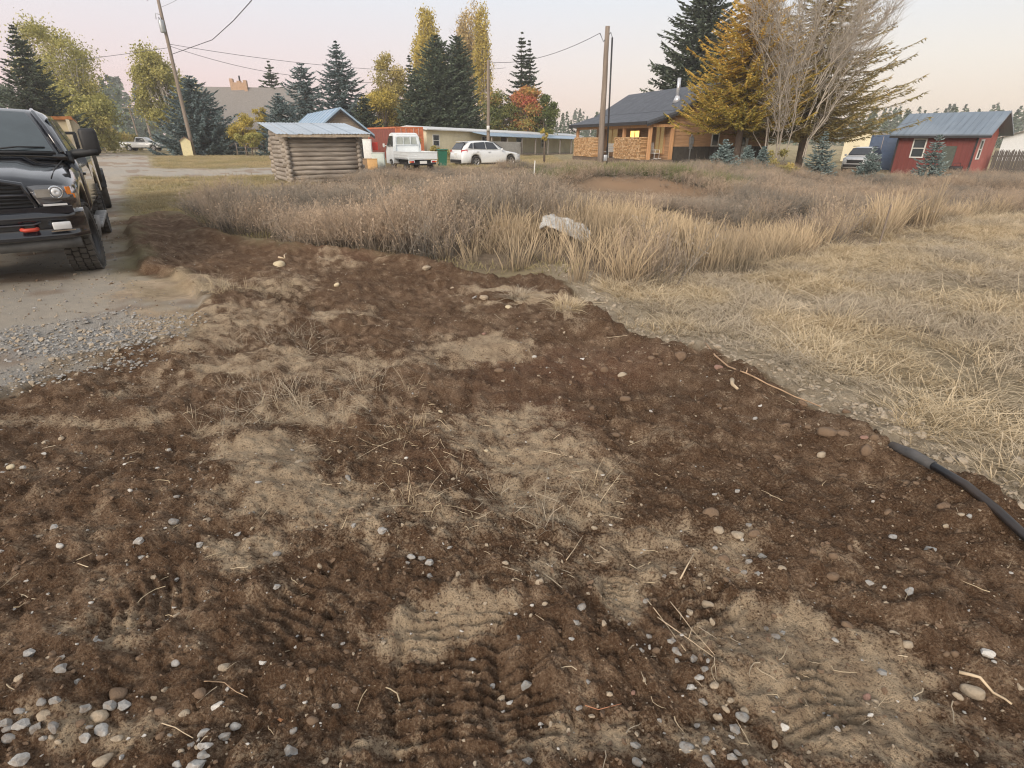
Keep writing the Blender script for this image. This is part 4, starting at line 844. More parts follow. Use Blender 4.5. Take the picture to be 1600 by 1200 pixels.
# ---- log hut
def log_hut():
    A = R(33); X0, Y0 = gp(456, 287); z0 = hz(X0, Y0) - .06
    t = thing('log_hut', 'small weathered log hut with a sloping tin roof', 'hut', (X0, Y0, z0), A)   # local +x along the front, +y backwards
    Lf, Ls, d, n = 2.8, 2.5, .165, 10
    q = random.Random(4)
    def log(p0, p1, r):
        p0, p1 = Vector(p0), Vector(p1); m = MB(); k = 5; pts = [p0.lerp(p1, i/(k-1)) + Vector((0, 0, q.uniform(-.012, .012))) for i in range(k)]
        m.tube(pts, [r*q.uniform(.9, 1.08) for _ in pts], 10); return m.build('log', LOG, t)
    for i in range(n):
        z = .10 + i*d
        e = q.uniform(.10, .22)
        log((-e, 0, z), (Lf+q.uniform(.1, .2), 0, z), d*.53); log((-q.uniform(.1, .2), Ls, z), (Lf+.15, Ls, z), d*.53)
        if i < n-1 or True:
            log((0, -q.uniform(.10, .20), z+d/2), (0, Ls+.15, z+d/2), d*.53); log((Lf, -q.uniform(.1, .2), z+d/2), (Lf, Ls+.15, z+d/2), d*.53)
    top = .1+n*d
    for z in (1, 2):                                  # rising side logs under the roof
        log((0, Ls*.35*z, top+.08*z), (0, Ls+.1, top+.08*z), d*.5); log((Lf, Ls*.35*z, top+.08*z), (Lf, Ls+.1, top+.08*z), d*.5)
    def rz_(y): return top+.06+(y+.45)*.135
    for k in range(6):
        x = .05+k*(Lf-.1)/5; m = MB(); a, b = Vector((x, -.38, rz_(-.38)-.05)), Vector((x, Ls+.3, rz_(Ls+.3)-.05)); m.tube([a, b], .055, 8); m.build('rafter', LOGEND, t)
    w_ = (Lf+.8)/5
    for k in range(5):
        x0 = -.4+k*w_; m = MB(); pr = []
        for j in range(13):
            xx = x0 + (w_+.04)*j/12; pr.append((xx, .012*math.cos(j*math.pi)))
        vs = [(a, -.48, rz_(-.48)+b+.012+.003*k) for a, b in pr] + [(a, Ls+.4, rz_(Ls+.4)+b+.012+.003*k) for a, b in pr]
        m.add(vs, [(j, j+1, 14+j, 13+j) for j in range(12)]); o = m.build('roof_sheet', TIN, t); md = o.modifiers.new('t', 'SOLIDIFY'); md.thickness = .006
    m = MB(); wbox(m, -.4, Lf+.4, rz_(-.46)-.10, rz_(-.46)-.008, -.47, -.43); m.build('eave_board', LOGEND, t)
log_hut()

# ---- simple gabled building: local +x along the gable wall, +y along the ridge (away)
def gabled(name, label, X, Y, ang, wd, ln, ez, rz_, wall, roof, ov=.35, z0=None, cat='building', th=.10, sheets=0, board=None):
    z0 = hz(X, Y) - .1 if z0 is None else z0
    t = thing(name, label, cat, (X, Y, z0), ang)
    m = MB(); m.prism([(0, 0), (wd, 0), (wd, ez), (wd/2, rz_), (0, ez)], 0, ln, 'y'); m.build('wall', wall, t)
    sl = (rz_-ez)/(wd/2)
    for s in (0, 1):
        def P(u): return (u if s == 0 else wd-u)
        m = MB(); e = -ov
        m.prism([(P(e), ez+sl*e+.01), (P(wd/2), rz_+.012), (P(wd/2), rz_+th), (P(e), ez+sl*e+th)], -ov, ln+ov, 'y'); r_ = m.build('roof', roof, t)
        if sheets:
            for k in range(sheets+1):
                y = -ov+(ln+2*ov)*k/sheets; y = min(max(y, -ov+.03), ln+ov-.03); q = MB(); q.prism([(P(e), ez+sl*e+th), (P(wd/2-.02), rz_+th-.02*sl), (P(wd/2-.02), rz_+th+.035), (P(e), ez+sl*e+th+.035)], y-.02, y+.02, 'y'); q.build('roof_rib', roof, r_)
    if board:
        for s in (0, 1):
            def P(u): return (u if s == 0 else wd-u)
            m = MB(); m.prism([(P(-ov), ez-sl*ov-.14), (P(wd/2), rz_-.13), (P(wd/2), rz_+.008), (P(-ov), ez-sl*ov+.008)], -ov-.03, -ov-.001, 'y'); m.build('rake_board', board, t)
    return t
GREYWOOD = pm('grey_boards', (.27, .225, .185), .85, var=.25, scale=3, bmp=.3, stretch=(.4, .4, 7))
# building with the blue roof behind the hut
p = at(498, 250, 37); bl = gabled('blue_roofed_building', 'brown gabled outbuilding with a pale blue metal roof', p.x, 37, R(29), 3.3, 10, 2.1, 3.38, GREYWOOD, BLUETIN, .35, board=DARK, sheets=9)
m = MB(); wbox(m, 2.1, 2.9, .1, 1.9, -.026, -.05); m.build('door', DARK, bl)
for k in range(13): m = MB(); zz = .25+k*.235; hw = 1.65 if zz+.11 < 2.1 else max(.12, 1.65*(3.36-zz-.115)/1.28); wbox(m, 1.65-hw, 1.65+hw, zz-.11, zz+.115, -.002, -.018-.004*(k % 2)); m.build('board', GREYWOOD, bl)
# big house with grey roof, far left
ROOFG = pm('grey_shingles', (.235, .215, .20), .9, var=.2, scale=5, bmp=.4)
p = at(300, 235, 96); bh = gabled('grey_roofed_house', 'large dark house with a long grey shingle roof and brick chimney', p.x-1.5, 110, R(-80), 12, 17, 3.9, 9.9, pm('dark_brown_wall', (.10, .075, .06), .8, var=.2), ROOFG, .6, z0=-.3)
BRICK = pm('brick', (.48, .32, .22), .85, var=.3, scale=9, bmp=.3)
c0 = at(373, 130, 105.2); m = MB()
inv = Matrix.Translation(bh.location) @ Matrix.Rotation(R(-80), 4, 'Z'); inv = inv.inverted()
def in_house(x, y, z): return inv @ Vector((x, y, z))
zc = at(373, 137, 105.2).z; m = MB()
for dx, w_, zt in ((0, 2.6, zc+.75), (-1.15, .5, zc+1.35), (1.15, .5, zc+1.1), (0.1, .6, zc+1.0)): v = in_house(c0.x+dx, 105.2, (zc-1.0+zt)/2); m.box(v, (1.0+.01*w_, w_, zt-zc+1.0), R(2))
ch = m.build('chimney', BRICK, bh); m = MB(); v = in_house(c0.x+.25, 105.2, zc+.9); m.tube([v, v+Vector((0, 0, .9))], .14, 8); m.build('flue', DARK, ch)
for px in (408, 413): 
    pass
# ---- shipping containers
def container(name, label, X, Y, ang, L_, W_, H_, side, door, z0=None, doors=True):
    z0 = hz(X, Y) if z0 is None else z0
    t = thing(name, label, 'container', (X, Y, z0), ang)      # door end at local y=0, x across
    def corr(axis, u0, u1, pos, sgn):
        m = MB(); n = int((u1-u0)/.14); pr = []
        for i in range(n+1): pr.append((u0+(u1-u0)*i/n, pos + sgn*(.0 if (i//2) % 2 else -.045)))
        vs = []
        for z in (.12, H_-.1): vs += [((a, b, z) if axis == 'x' else (b, a, z)) for a, b in pr]
        k = len(pr); m.add(vs, [(i, i+1, k+i+1, k+i) for i in range(k-1)]); return m
    corr('y', .1, L_-.1, 0, -1).build('side_panel', side, t); corr('y', .1, L_-.1, W_, 1).build('side_panel', side, t); corr('x', .1, W_-.1, L_, 1).build('end_panel', side, t)
    m = MB()
    for x in (.04, W_-.04):
        for y in (.04, L_-.04): m.box((x, y, H_/2), (.1, .1, H_))
    for z in (.07, H_-.05):
        for x in (.04, W_-.04): m.box((x, L_/2, z), (.08, L_-.2, .12))
        for y in (.04, L_-.04): m.box((W_/2, y, z), (W_-.2, .08, .12))
    m.build('frame', door, t); m = MB(); m.box((W_/2, L_/2, H_-.02), (W_-.1, L_-.1, .03)); m.build('roof', side, t)
    for s in (0, 1):
        x0, x1 = (.1, W_/2-.01) if s == 0 else (W_/2+.01, W_-.1); m = MB(); wbox(m, x0, x1, .14, H_-.12, .0, .05)
        for k in range(4): z = .3+k*(H_-.6)/3.6; wbox(m, x0+.06, x1-.06, z, z+.36, -.015, .001)
        dd = m.build('door', door, t)
        for k in (.3, .7):
            x = x0+(x1-x0)*k; q = MB(); q.tube([(x, -.05, .12), (x, -.05, H_-.1)], .02, 6); q.build('lock_bar', pm('galvanised', (.5, .42, .38), .5, metal=.4), dd)
    return t
RED1 = pm('container_dark_red', (.23, .07, .055), .7, var=.2, bmp=.1, dirt=(.22, .09, .06), dirt_amt=.5); RED2 = pm('container_orange_red', (.60, .19, .09), .65, var=.15, bmp=.1, dirt=(.42, .15, .08), dirt_amt=.5)
p = at(622, 250, 48); container('red_container', 'rust red shipping container with orange doors behind the small truck', p.x, 48, R(35), 6.1, 2.44, 2.55, RED1, RED2, z0=-.05)
BLUEC = pm('container_blue', (.12, .17, .27), .6, var=.15, bmp=.1, dirt=(.2, .24, .32), dirt_amt=.4)
p = at(1346, 262, 47); container('blue_container', 'blue corrugated container left of the red shed', p.x+.2, 47, R(-62), 2.44, 6.1, 2.5, BLUEC, BLUEC, z0=-.62)

# ---- cream mobile home with a porch roof: local x along its length
CREAM = pm('cream_siding', (.80, .73, .53), .7, var=.08, scale=2, bmp=.08, dirt=(.5, .43, .28), dirt_amt=.4)
a0, a1 = at(668, 245, 53), at(905, 240, 76); an = ax(a1.x-a0.x, a1.y-a0.y); Lh = (a1-a0).length
mh = thing('mobile_home', 'long cream mobile home with white roof and metal porch roof', 'mobile home', (a0.x, a0.y, 0), rot=(0, R(.95), an))
m = MB(); wbox(m, 0, Lh, .45, 2.35, 0, 4.2); m.build('wall', CREAM, mh)
m = MB(); m.prism([(-.4, 2.33), (2.1, 2.62), (4.6, 2.33), (4.6, 2.42), (2.1, 2.72), (-.4, 2.42)], -.35, Lh+.3, 'x'); m.build('roof', pm('white_roof', (.70, .71, .72), .5, var=.06, dirt=(.5, .5, .5)), mh)
m = MB(); wbox(m, .05, Lh-.05, -.1, .44, .05, 4.1); m.build('skirt', pm('skirting', (.17, .15, .13), .9, var=.3), mh)
m = MB(); m.prism([(-.02, 2.33), (-.02, 2.38), (-2.7, 1.98), (-2.7, 1.93)], 6.0, Lh-1.0, 'x'); pr = m.build('porch_roof', BLUETIN, mh)
for k in range(9):
    x = 6.3+k*(Lh-7.8)/8; m = MB(); wbox(m, x-.06, x+.06, -.2, 1.94, -2.6, -2.48); m.build('post', pm('grey_post', (.30, .27, .24), .85), mh)
for x, w_ in ((1.2, .9), (8.5, 1.2), (14.5, 1.1), (19.5, 1.1)): window(mh, x, 1.0, w_, 1.0, 0, WHITE)
m = MB(); wbox(m, 11.2, 12.1, .45, 2.2, 0, -.05); m.build('door', pm('brown_door', (.14, .09, .07), .6), mh)
m = MB(); wbox(m, 4.0, 11.0, -.1, 1.5, -2.62, -2.66); m.build('porch_panel', pm('grey_panel', (.42, .41, .39), .8, var=.2, dirt=(.25, .23, .21), dirt_amt=.6), mh)
m = MB(); wbox(m, 6.1, Lh-1.1, .3, .42, -2.6, -.02); m.build('deck', pm('deck', (.25, .21, .17), .9), mh)
m = MB(); m.tube([(Lh-4.5, 2.1, 2.5), (Lh-4.5, 2.1, 4.0)], .09, 8); m.build('stove_pipe', DARK, mh)

# ---- wooden house with porch: local +x along the gable wall (to the right), +y along the eave (away)
H0 = at(1010, 251, 40); ha = R(18.5)
ho = thing('wooden_house', 'cedar sided house with dark roof and covered porch', 'house', (H0.x, 40, 0), ha)
HW, HL, EZ, BZ, RZ, PD = 10.0, 11.6, 2.62, 3.25, 4.95, 1.9     # eave, porch/roof break, ridge, porch depth
m = MB(); m.prism([(PD, 0), (HW, 0), (HW, 3.0), (HW/2, RZ-.1), (PD, BZ-.10)], .0, HL, 'y'); m.build('wall', CEDAR, ho)
for k in range(17):                                # lap siding on the gable wall
    z = 1.12+k*.235; xr = HW if z < 3.0 else HW - (z-3.0)*(HW/2)/(RZ-3.1); xl = PD if z < BZ-.1 else PD+(z-BZ+.1)*(HW/2-PD)/(RZ-BZ)
    if xr-xl > .3: m = MB(); m.prism([(0, z), (-.028, z), (-.006, z+.228), (0, z+.228)], xl+.01, xr-.01, 'x'); m.build('siding_board', CEDAR, ho)
for k in range(11):                                # and on the porch wall
    z = .35+k*.235; m = MB(); m.prism([(PD-.028, z), (PD-.002, z), (PD-.002, z+.228), (PD-.008, z+.228)], .02, HL-.02, 'y'); m.build('siding_board', CEDAR, ho)
m = MB(); wbox(m, PD+.02, HW, -.1, 1.12, -.002, -.05)
for k in range(24): wbox(m, PD+.1+k*.33, PD+.14+k*.33, -.1, 1.1, -.05, -.07)
m.build('wainscot', pm('dark_wainscot', (.06, .055, .05), .7, var=.2), ho)
ov = .45
for nm, pr in (('porch_roof', [(-.5, EZ-.10), (PD+.1, BZ-.01), (PD+.1, BZ+.13), (-.5, EZ+.06)]), ('roof', [(PD+.05, BZ), (HW/2, RZ), (HW/2, RZ+.15), (PD+.05, BZ+.142)]), ('roof', [(HW+.5, 2.75), (HW/2, RZ), (HW/2, RZ+.15), (HW+.5, 2.9)])):
    m = MB(); m.prism(pr, -ov, HL+ov, 'y'); rf = m.build(nm, SLATE, ho)
m = MB(); wbox(m, -.56, -.5, EZ-.16, EZ+.05, -ov, HL+ov); m.build('gutter', DARK, ho)
m = MB(); m.tube([(-.5, HL+.2, EZ-.15), (-.4, HL+.1, EZ-.35), (.02, HL+.02, EZ-.5), (.02, HL+.02, .2)], .045, 6); m.build('downpipe', DARK, ho)
m = MB(); m.prism([(-.5, EZ-.26), (PD+.05, BZ-.16), (PD+.05, BZ-.005), (-.5, EZ-.102)], -ov-.03, -ov-.001, 'y'); m.build('rake_board', DARK, ho)
m = MB(); m.prism([(PD+.05, BZ-.16), (HW/2, RZ-.2), (HW/2, RZ-.002), (PD+.05, BZ-.006)], -ov-.03, -ov-.001, 'y'); m.build('rake_board', DARK, ho)
m = MB(); wbox(m, -.3, PD, -.15, .28, -.25, HL); m.build('porch_floor', pm('porch_deck', (.16, .12, .09), .85), ho)
m = MB(); wbox(m, -.06, .12, EZ-.32, EZ-.12, -.15, HL-.1); m.build('porch_beam', CEDAR2, ho)
m = MB(); wbox(m, .12, PD+.0, EZ-.28, EZ-.10, -.18, -.06); m.build('porch_beam', CEDAR2, ho)
for x, y in ((.03, -.1), (.03, 3.4), (.03, 7.2), (.03, HL-.2), (1.75, -.12)):
    m = MB(); m.box((x, y, (EZ-.02)/2), (.2, .2, EZ-.62)); m.v = [(a, b, c) for a, b, c in m.v]; m.build('post', CEDAR2, ho)
def pwin(y, z, w_, h_, glass, lit=False):           # windows in the porch wall
    f = MB(); X = PD-.03
    for y0, y1, z0, z1 in ((y-w_/2, y-w_/2+.09, z, z+h_), (y+w_/2-.09, y+w_/2, z, z+h_), (y-w_/2+.09, y+w_/2-.09, z, z+.09), (y-w_/2+.09, y+w_/2-.09, z+h_-.09, z+h_), (y-.03, y+.03, z+.09, z+h_-.09)): f.box((X-.03, (y0+y1)/2, (z0+z1)/2), (.06, y1-y0, z1-z0))
    if lit: f.box((X-.03, y, z+h_*.5), (.055, w_-.18, .05))
    o = f.build('window', CEDAR2, ho); g = MB(); g.box((X-.02, y, z+h_/2), (.02, w_-.17, h_-.17)); g.build('pane', glass, o, label='lit yellow window pane' if lit else None)
LIT = pm('lit_pane', (.8, .6, .2), .4, emis=((1.0, .62, .16), 1.5), bmp=0)
CURT = pm('curtain_pane', (.42, .33, .17), .3, var=.15, bmp=0, emis=((1, .65, .25), .12))
pwin(8.6, .95, 2.0, 1.45, CURT); pwin(5.0, 1.0, 1.5, 1.25, LIT, True); pwin(1.5, .6, 1.2, 1.9, CURT)
window(ho, 5.35, 1.12, .62, 1.6, -.03, WHITE)
m = MB(); wbox(m, 7.25, 8.2, .05, 2.15, -.03, -.09); dr = m.build('door', WHITE, ho); m = MB(); wbox(m, 7.5, 7.95, 1.15, 1.95, -.09, -.10); m.build('pane', GLASS, dr)
m = MB(); m.box((7.0, -.1, 2.1), (.16, .18, .22)); m.build('wall_lamp', DARK, ho)
m = MB(); m.box((3.35, -.12, 1.5), (.28, .16, .5)); m.tube([(3.35, -.1, .0), (3.35, -.1, 1.9)], .05, 8); m.box((3.35, -.12, 1.1), (.2, .12, .26)); m.build('meter_box', pm('meter_grey', (.22, .23, .24), .6), ho)
fx, fy = HW/2-1.9, 1.8; fz = BZ+(RZ-BZ)*(fx-PD)/(HW/2-PD)
m = MB(); m.lathe([(fz+.35, .06), (fz+1.55, .06), (fz+1.55, .12), (fz+.35, .12)], (fx, fy, 0), 'z', 12); m.lathe([(fz, .02), (fz+.45, .02), (fz+.45, .13), (fz, .32)], (fx, fy, 0), 'z', 12); m.build('flue', pm('bright_flue', (.72, .73, .76), .3, metal=.6, var=.1), ho)
# firewood stacks on the porch edge
WOODS = [pm('split_wood_%d' % k, c, .85, var=.3, scale=8, bmp=.4) for k, c in enumerate(((.56, .36, .19), (.46, .28, .14), (.64, .45, .27)))]
def firewood(label, y0, y1, zt):
    t = thing('firewood_stack', label, 'firewood', ho.matrix_basis @ Vector((-.12, y0, .28)), ha)
    t.location.z = .282; q = random.Random(int(y0*10)); ms = [MB() for _ in WOODS]; y = .06
    rows = int(zt/.095)
    for r_ in range(rows):
        y = q.uniform(.02, .08)
        while y < y1-y0-.05:
            w_ = q.uniform(.07, .135); k = q.randrange(3); n = q.choice((3, 4, 5)); a = q.uniform(0, 6)
            pl = [(y + w_*.52*math.cos(a+6.283*j/n), .05+r_*.095+.052*math.sin(a+6.283*j/n)+q.uniform(-.01, .01)) for j in range(n)]
            x = -.2-q.uniform(0, .09); ms[k].prism(pl, x, .22, 'x'); y += w_*.86
    for k, m in enumerate(ms): m.build('split_logs', WOODS[k], t, kind='stuff')
firewood('stack of split firewood at the far left porch corner', 7.6, 11.3, 1.45); firewood('stack of split firewood between the middle porch post and corner', .3, 4.2, 1.45)
# bench and white rocker on the porch
GREYW = pm('grey_bench', (.40, .39, .37), .8, var=.15)
b0 = ho.matrix_basis @ Vector((-.05, 5.6, 0)); bn = thing('garden_bench', 'grey slatted bench between the firewood stacks', 'bench', (b0.x, b0.y, .28), ha)
for k in range(5): m = MB(); m.box((.22, 0, .48+.12*k), (.03, 1.25, .10)); m.build('back_slat', GREYW, bn)
for k in range(3): m = MB(); m.box((-.12+.14*k-.1, 0, .42), (.12, 1.25, .03)); m.build('seat_slat', GREYW, bn)
for x in (-.22, .2):
    for y in (-.55, .55): m = MB(); m.box((x, y, .2 if x < 0 else .5), (.06, .06, .4 if x < 0 else 1.0)); m.build('leg', GREYW, bn)
b0 = ho.matrix_basis @ Vector((.9, .5, 0)); rk = thing('rocking_chair', 'white rocking chair at the near porch corner', 'chair', (b0.x, b0.y, .28), ha+R(20))
m = MB(); m.box((0, 0, .42), (.5, .5, .04)); m.build('seat', WHITE, rk)
for k in range(5): m = MB(); m.tube([(-.2+.1*k, .24, .42), (-.22+.11*k, .38, 1.1)], .016, 5); m.build('back_spindle', WHITE, rk)
for s in (-.24, .24): m = MB(); m.tube([(s, -.4, .10), (s, 0, .03), (s, .45, .12)], .022, 6); m.tube([(s, -.2, .05), (s, -.22, .62), (s, .26, .64)], .022, 6); m.tube([(s, .24, .05), (s, .3, .64)], .022, 6); m.build('rocker', WHITE, rk)

# ---- red shed: local +x along the long wall (to the right), +y backwards
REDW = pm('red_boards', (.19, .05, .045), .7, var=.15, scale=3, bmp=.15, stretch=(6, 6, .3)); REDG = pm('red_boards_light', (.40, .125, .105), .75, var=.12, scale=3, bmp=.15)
ROOFM = pm('shed_roof', (.22, .27, .33), .42, metal=.35, var=.15, scale=1.5, bmp=.05, dirt=(.42, .48, .55), dirt_amt=.6, stretch=(5, .3, .3))
s1 = at(1511, 270, 37.5); s0 = s1 + Vector((-.616, .788, 0))*4.45; z0s = -.72
sa = ax(s1.x-s0.x, s1.y-s0.y); SL = math.hypot(s1.x-s0.x, s1.y-s0.y); SW = 4.2
sh = thing('red_shed', 'red board and batten shed with a blue grey metal roof', 'shed', (s0.x, s0.y, z0s), sa)
EZs, RZs = 2.72, 3.85
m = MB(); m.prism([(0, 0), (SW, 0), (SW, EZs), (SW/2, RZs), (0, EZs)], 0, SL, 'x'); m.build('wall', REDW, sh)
for k in range(15): x = .02+k*(SL-.04)/14; m = MB(); m.box((x, -.013, EZs/2), (.045, .024, EZs-.05)); m.build('batten', REDW, sh)
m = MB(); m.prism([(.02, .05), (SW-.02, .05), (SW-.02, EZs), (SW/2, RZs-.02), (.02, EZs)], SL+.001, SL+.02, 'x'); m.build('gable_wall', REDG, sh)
for e in (0, SL): m = MB(); m.box((e, -.02, EZs/2), (.10, .05, EZs)); m.build('corner_board', DARK, sh)
sl = (RZs-EZs)/(SW/2)
for s in (0, 1):
    P = (lambda u: u) if s == 0 else (lambda u: SW-u)
    m = MB(); m.prism([(P(-.4), EZs-.4*sl+.01), (P(SW/2), RZs+.01), (P(SW/2), RZs+.10), (P(-.4), EZs-.4*sl+.10)], -.45, SL+.75, 'x'); rf = m.build('roof', ROOFM, sh)
    for k in range(16):
        x = -.43+k*(SL+1.16)/15; q = MB(); q.prism([(P(-.4), EZs-.4*sl+.10), (P(SW/2), RZs+.10), (P(SW/2), RZs+.125), (P(-.4), EZs-.4*sl+.125)], x-.018, x+.018, 'x'); q.build('roof_rib', ROOFM, rf)
m = MB(); wbox(m, -.45, SL+.75, EZs-.4*sl-.12, EZs-.4*sl+.02, -.42, -.455); m.build('fascia', DARK, sh)
window(sh, 1.35, 1.15, .8, 1.2, -.026, WHITE); 
m = MB(); wbox(m, 2.75, 3.5, .05, 1.9, -.026, -.06); m.build('door', pm('dark_green_door', (.09, .105, .09), .7), sh)
for y, z, w_, h_ in ((1.0, 1.1, .7, 1.2), (2.1, 2.6, .6, .7)):
    m = MB()
    for a, b, c, d_ in ((y-w_/2, y-w_/2+.08, z, z+h_), (y+w_/2-.08, y+w_/2, z, z+h_), (y-w_/2+.08, y+w_/2-.08, z, z+.08), (y-w_/2+.08, y+w_/2-.08, z+h_-.08, z+h_), (y-w_/2+.08, y+w_/2-.08, z+h_/2-.03, z+h_/2+.03)): m.box((SL+.045, (a+b)/2, (c+d_)/2), (.05, b-a, d_-c))
    f = m.build('window', WHITE, sh); m = MB(); m.box((SL+.03, y, z+h_/2), (.02, w_-.14, h_-.14)); m.build('pane', GLASS, f)
# white notice, black dog-sized bucket and ladder by the shed
v = sh.matrix_basis @ Vector((2.6, -.5, 0)); pb = thing('white_crate', 'small white framed box at the foot of the red shed', 'box', (v.x, v.y, z0s+.1), sa+R(10))
for a, b, c, d_ in ((-.2, -.14, 0, .55), (.14, .2, 0, .55), (-.14, .14, 0, .07), (-.14, .14, .48, .55)): m = MB(); wbox(m, a, b, c, d_, 0, .3); m.build('rail', WHITE, pb)
v = sh.matrix_basis @ Vector((3.9, -.5, 0)); bk = thing('black_tub', 'black tub at the right foot of the red shed', 'tub', (v.x, v.y, z0s+.12), 0)
m = MB(); m.lathe([(0, .02), (.03, .02), (.55, .30), (.58, .36), (.52, .36), (0, .26)], axis='z', n=16); m.build('bucket', DARK, bk); m = MB(); m.tube([(-.3, 0, .5), (-.2, 0, .78), (.2, 0, .78), (.3, 0, .5)], .015, 5); m.build('handle', DARK, bk)
# dark picket fence and grey building at the right edge
f0, f1 = at(1543, 270, 39), at(1760, 274, 43); fa = ax(f1.x-f0.x, f1.y-f0.y); Lf = math.hypot(f1.x-f0.x, f1.y-f0.y)
fe = thing('picket_fence', 'dark wooden picket fence right of the red shed', 'fence', (f0.x, f0.y, -.7), fa)
FW = pm('fence_wood', (.11, .095, .085), .9, var=.35, scale=4, bmp=.3, stretch=(5, 5, .5)); q = random.Random(3)
n = int(Lf/.155); pick_me = MB(); pick_me.prism([(-.055, 0), (.055, 0), (.055, 1.55), (0, 1.66), (-.055, 1.55)], -.01, .012, 'y')
first = pick_me.build('picket', FW, fe); first.location = (.08, 0, 0)
for k in range(1, n):
    o = first.copy(); COL.objects.link(o); o.location = (.08+k*.155, q.uniform(-.01, .01), q.uniform(-.12, .03)); o.rotation_euler = (0, q.uniform(-.02, .02), 0)
for z in (.4, 1.25): m = MB(); m.box((Lf/2, .045, z), (Lf, .05, .09)); m.build('rail', FW, fe)
p = at(1552, 262, 66); gabled('grey_barn', 'pale building with a long grey roof behind the picket fence', p.x, 66, R(-50), 9, 22, 2.6, 4.1, pm('pale_wall', (.66, .68, .70), .8, var=.06), ROOFG, .5, z0=-.8)
p = at(1312, 255, 58); gabled('cream_shed', 'low cream shed behind the white car', p.x, 58, R(-35), 4, 6, 2.1, 2.7, CREAM, ROOFG, .3, z0=-.4)

# ================================================================== VEHICLES
BLACKP = pm('black_paint', (.010, .012, .018), .13, var=.1, bmp=0, coat=1, dirt=(.05, .045, .04), dirt_amt=.10)
WHITEP = pm('white_car_paint', (.74, .76, .78), .25, var=.03, bmp=0, coat=.6)
RUBBER = pm('rubber', (.032, .031, .030), .85, var=.3, scale=8, bmp=.3, dirt=(.16, .13, .10), dirt_amt=.5)
TREADM = pm('tread_rubber', (.10, .092, .083), .9, var=.25, scale=8, bmp=.3)
PLAST = pm('black_plastic', (.022, .022, .024), .55, var=.2, bmp=.1)
CHROME = pm('chrome', (.75, .76, .78), .12, metal=1, var=.05, bmp=0)
ALLOY = pm('alloy', (.55, .56, .58), .3, metal=.8, var=.05, bmp=0)
AMBER = pm('amber_lens', (.75, .22, .03), .2, bmp=0, spec=.8); REDL = pm('red_lens', (.45, .02, .02), .2, bmp=0, spec=.8)
CLEAR = pm('clear_lens', (.62, .63, .64), .1, var=.1, bmp=0, spec=.9, coat=1); LAMPD = pm('lamp_inside', (.05, .05, .055), .12, var=.2, bmp=0, spec=.9, coat=1)
WSG = pm('windscreen_glass', (.055, .072, .082), .03, var=.1, bmp=0, spec=.9)
def wheel(parent, x, y, r, w_, side, spokes=5, tread=False, rimr=.6, turn=0, rim_mat=None):
    "axle along local x; side=+1 when the outside face looks to +x"
    h = w_/2; m = MB(); m.lathe([(-h, r*rimr), (-h*.98, r*.9), (-h*.72, r), (h*.72, r), (h*.98, r*.9), (h, r*rimr)], axis='x', n=40)
    o = m.build('wheel', RUBBER, parent); o.location = (x, y, r); o.rotation_euler = (0, 0, turn)
    if tread:
        b = MB(); n = 34
        for k in range(n):
            a = 2*math.pi*k/n
            for j, xo in enumerate((-.40, -.13, .13, .40)):
                aa = a + (.5 if j % 2 else 0)*2*math.pi/n; M = Matrix.Rotation(aa, 3, 'X'); c = M @ Vector((0, 0, r+.004))
                b.box((xo*w_, c.y, c.z), (w_*.22, 2*math.pi*r/n*.80, .024), (M @ Matrix.Rotation(.18*(1 if j % 2 else -1), 3, 'Z')).to_quaternion())
        b.build('tread', TREADM, o)
    s = side; m = MB(); m.lathe([(s*h*.1, .02), (s*h*.55, .02), (s*h*.6, .07*r/.4)], axis='x', n=12); m.lathe([(s*h*.2, r*rimr*.98), (s*h*.95, r*rimr*1.02), (s*h*.95, r*rimr*.92), (s*h*.3, r*rimr*.88)], axis='x', n=32)
    for k in range(spokes):
        a = 2*math.pi*k/spokes+.3; d = Vector((0, math.cos(a), math.sin(a))); M = Matrix.Rotation(a, 3, 'X')
        c = d*r*rimr*.5; m.box((s*h*.5, c.y, c.z), (h*.25, r*rimr*.95, r*.16), M.to_quaternion())
    m.build('rim', rim_mat or ALLOY, o)
    m = MB(); m.lathe([(s*h*.05, .01), (s*h*.12, .01), (s*h*.12, r*rimr*.95), (s*h*.05, r*rimr*.95)], axis='x', n=24); m.build('hub', PLAST, o)
    return o
def sect(y, pts): return [(x, y, z) for x, z in pts] + [(-x, y, z) for x, z in pts[::-1] if x > 1e-6]

# ---- black pickup (local y runs backwards from the front bumper, +x is the side nearer the camera)
TR_A = math.atan2(.545, .838)
tk = thing('black_pickup', 'glossy black pickup truck parked on the gravel facing the camera', 'pickup truck', (-5.87, 5.97, hz(-5.6, 7.1)), TR_A)
arch = lambda y: .60 if abs(y-.98) > .58 else .62+.42*math.sqrt(max(0, 1-((y-.98)/.58)**2))
def hoodsec(y, wt, zt, zc, z1):
    lo = arch(y)
    return sect(y, [(wt-.03, lo), (wt, lo+.06 if lo < .95 else lo+.03), (wt, max(.93, lo+.06)), (wt-.005, z1), (wt-.05, z1+.075), (wt-.13, zt-.015), (wt-.22, zt), (.62, zt+.015), (.48, zc-.01), (.25, zc), (0, zc+.005)])
m = MB(); st = [(.16, .90, 1.13, 1.17, 1.02), (.26, .955, 1.175, 1.225, 1.05), (.42, .995, 1.21, 1.265, 1.07), (.55, 1.01, 1.235, 1.29, 1.09), (.75, 1.02, 1.26, 1.32, 1.11), (.98, 1.02, 1.28, 1.345, 1.13), (1.2, 1.02, 1.295, 1.365, 1.14), (1.42, 1.015, 1.31, 1.385, 1.15), (1.57, 1.01, 1.32, 1.40, 1.16), (1.75, 1.005, 1.335, 1.42, 1.17)]
m.loft([hoodsec(*s) for s in st], True, True); body = m.build('hood', BLACKP, tk)
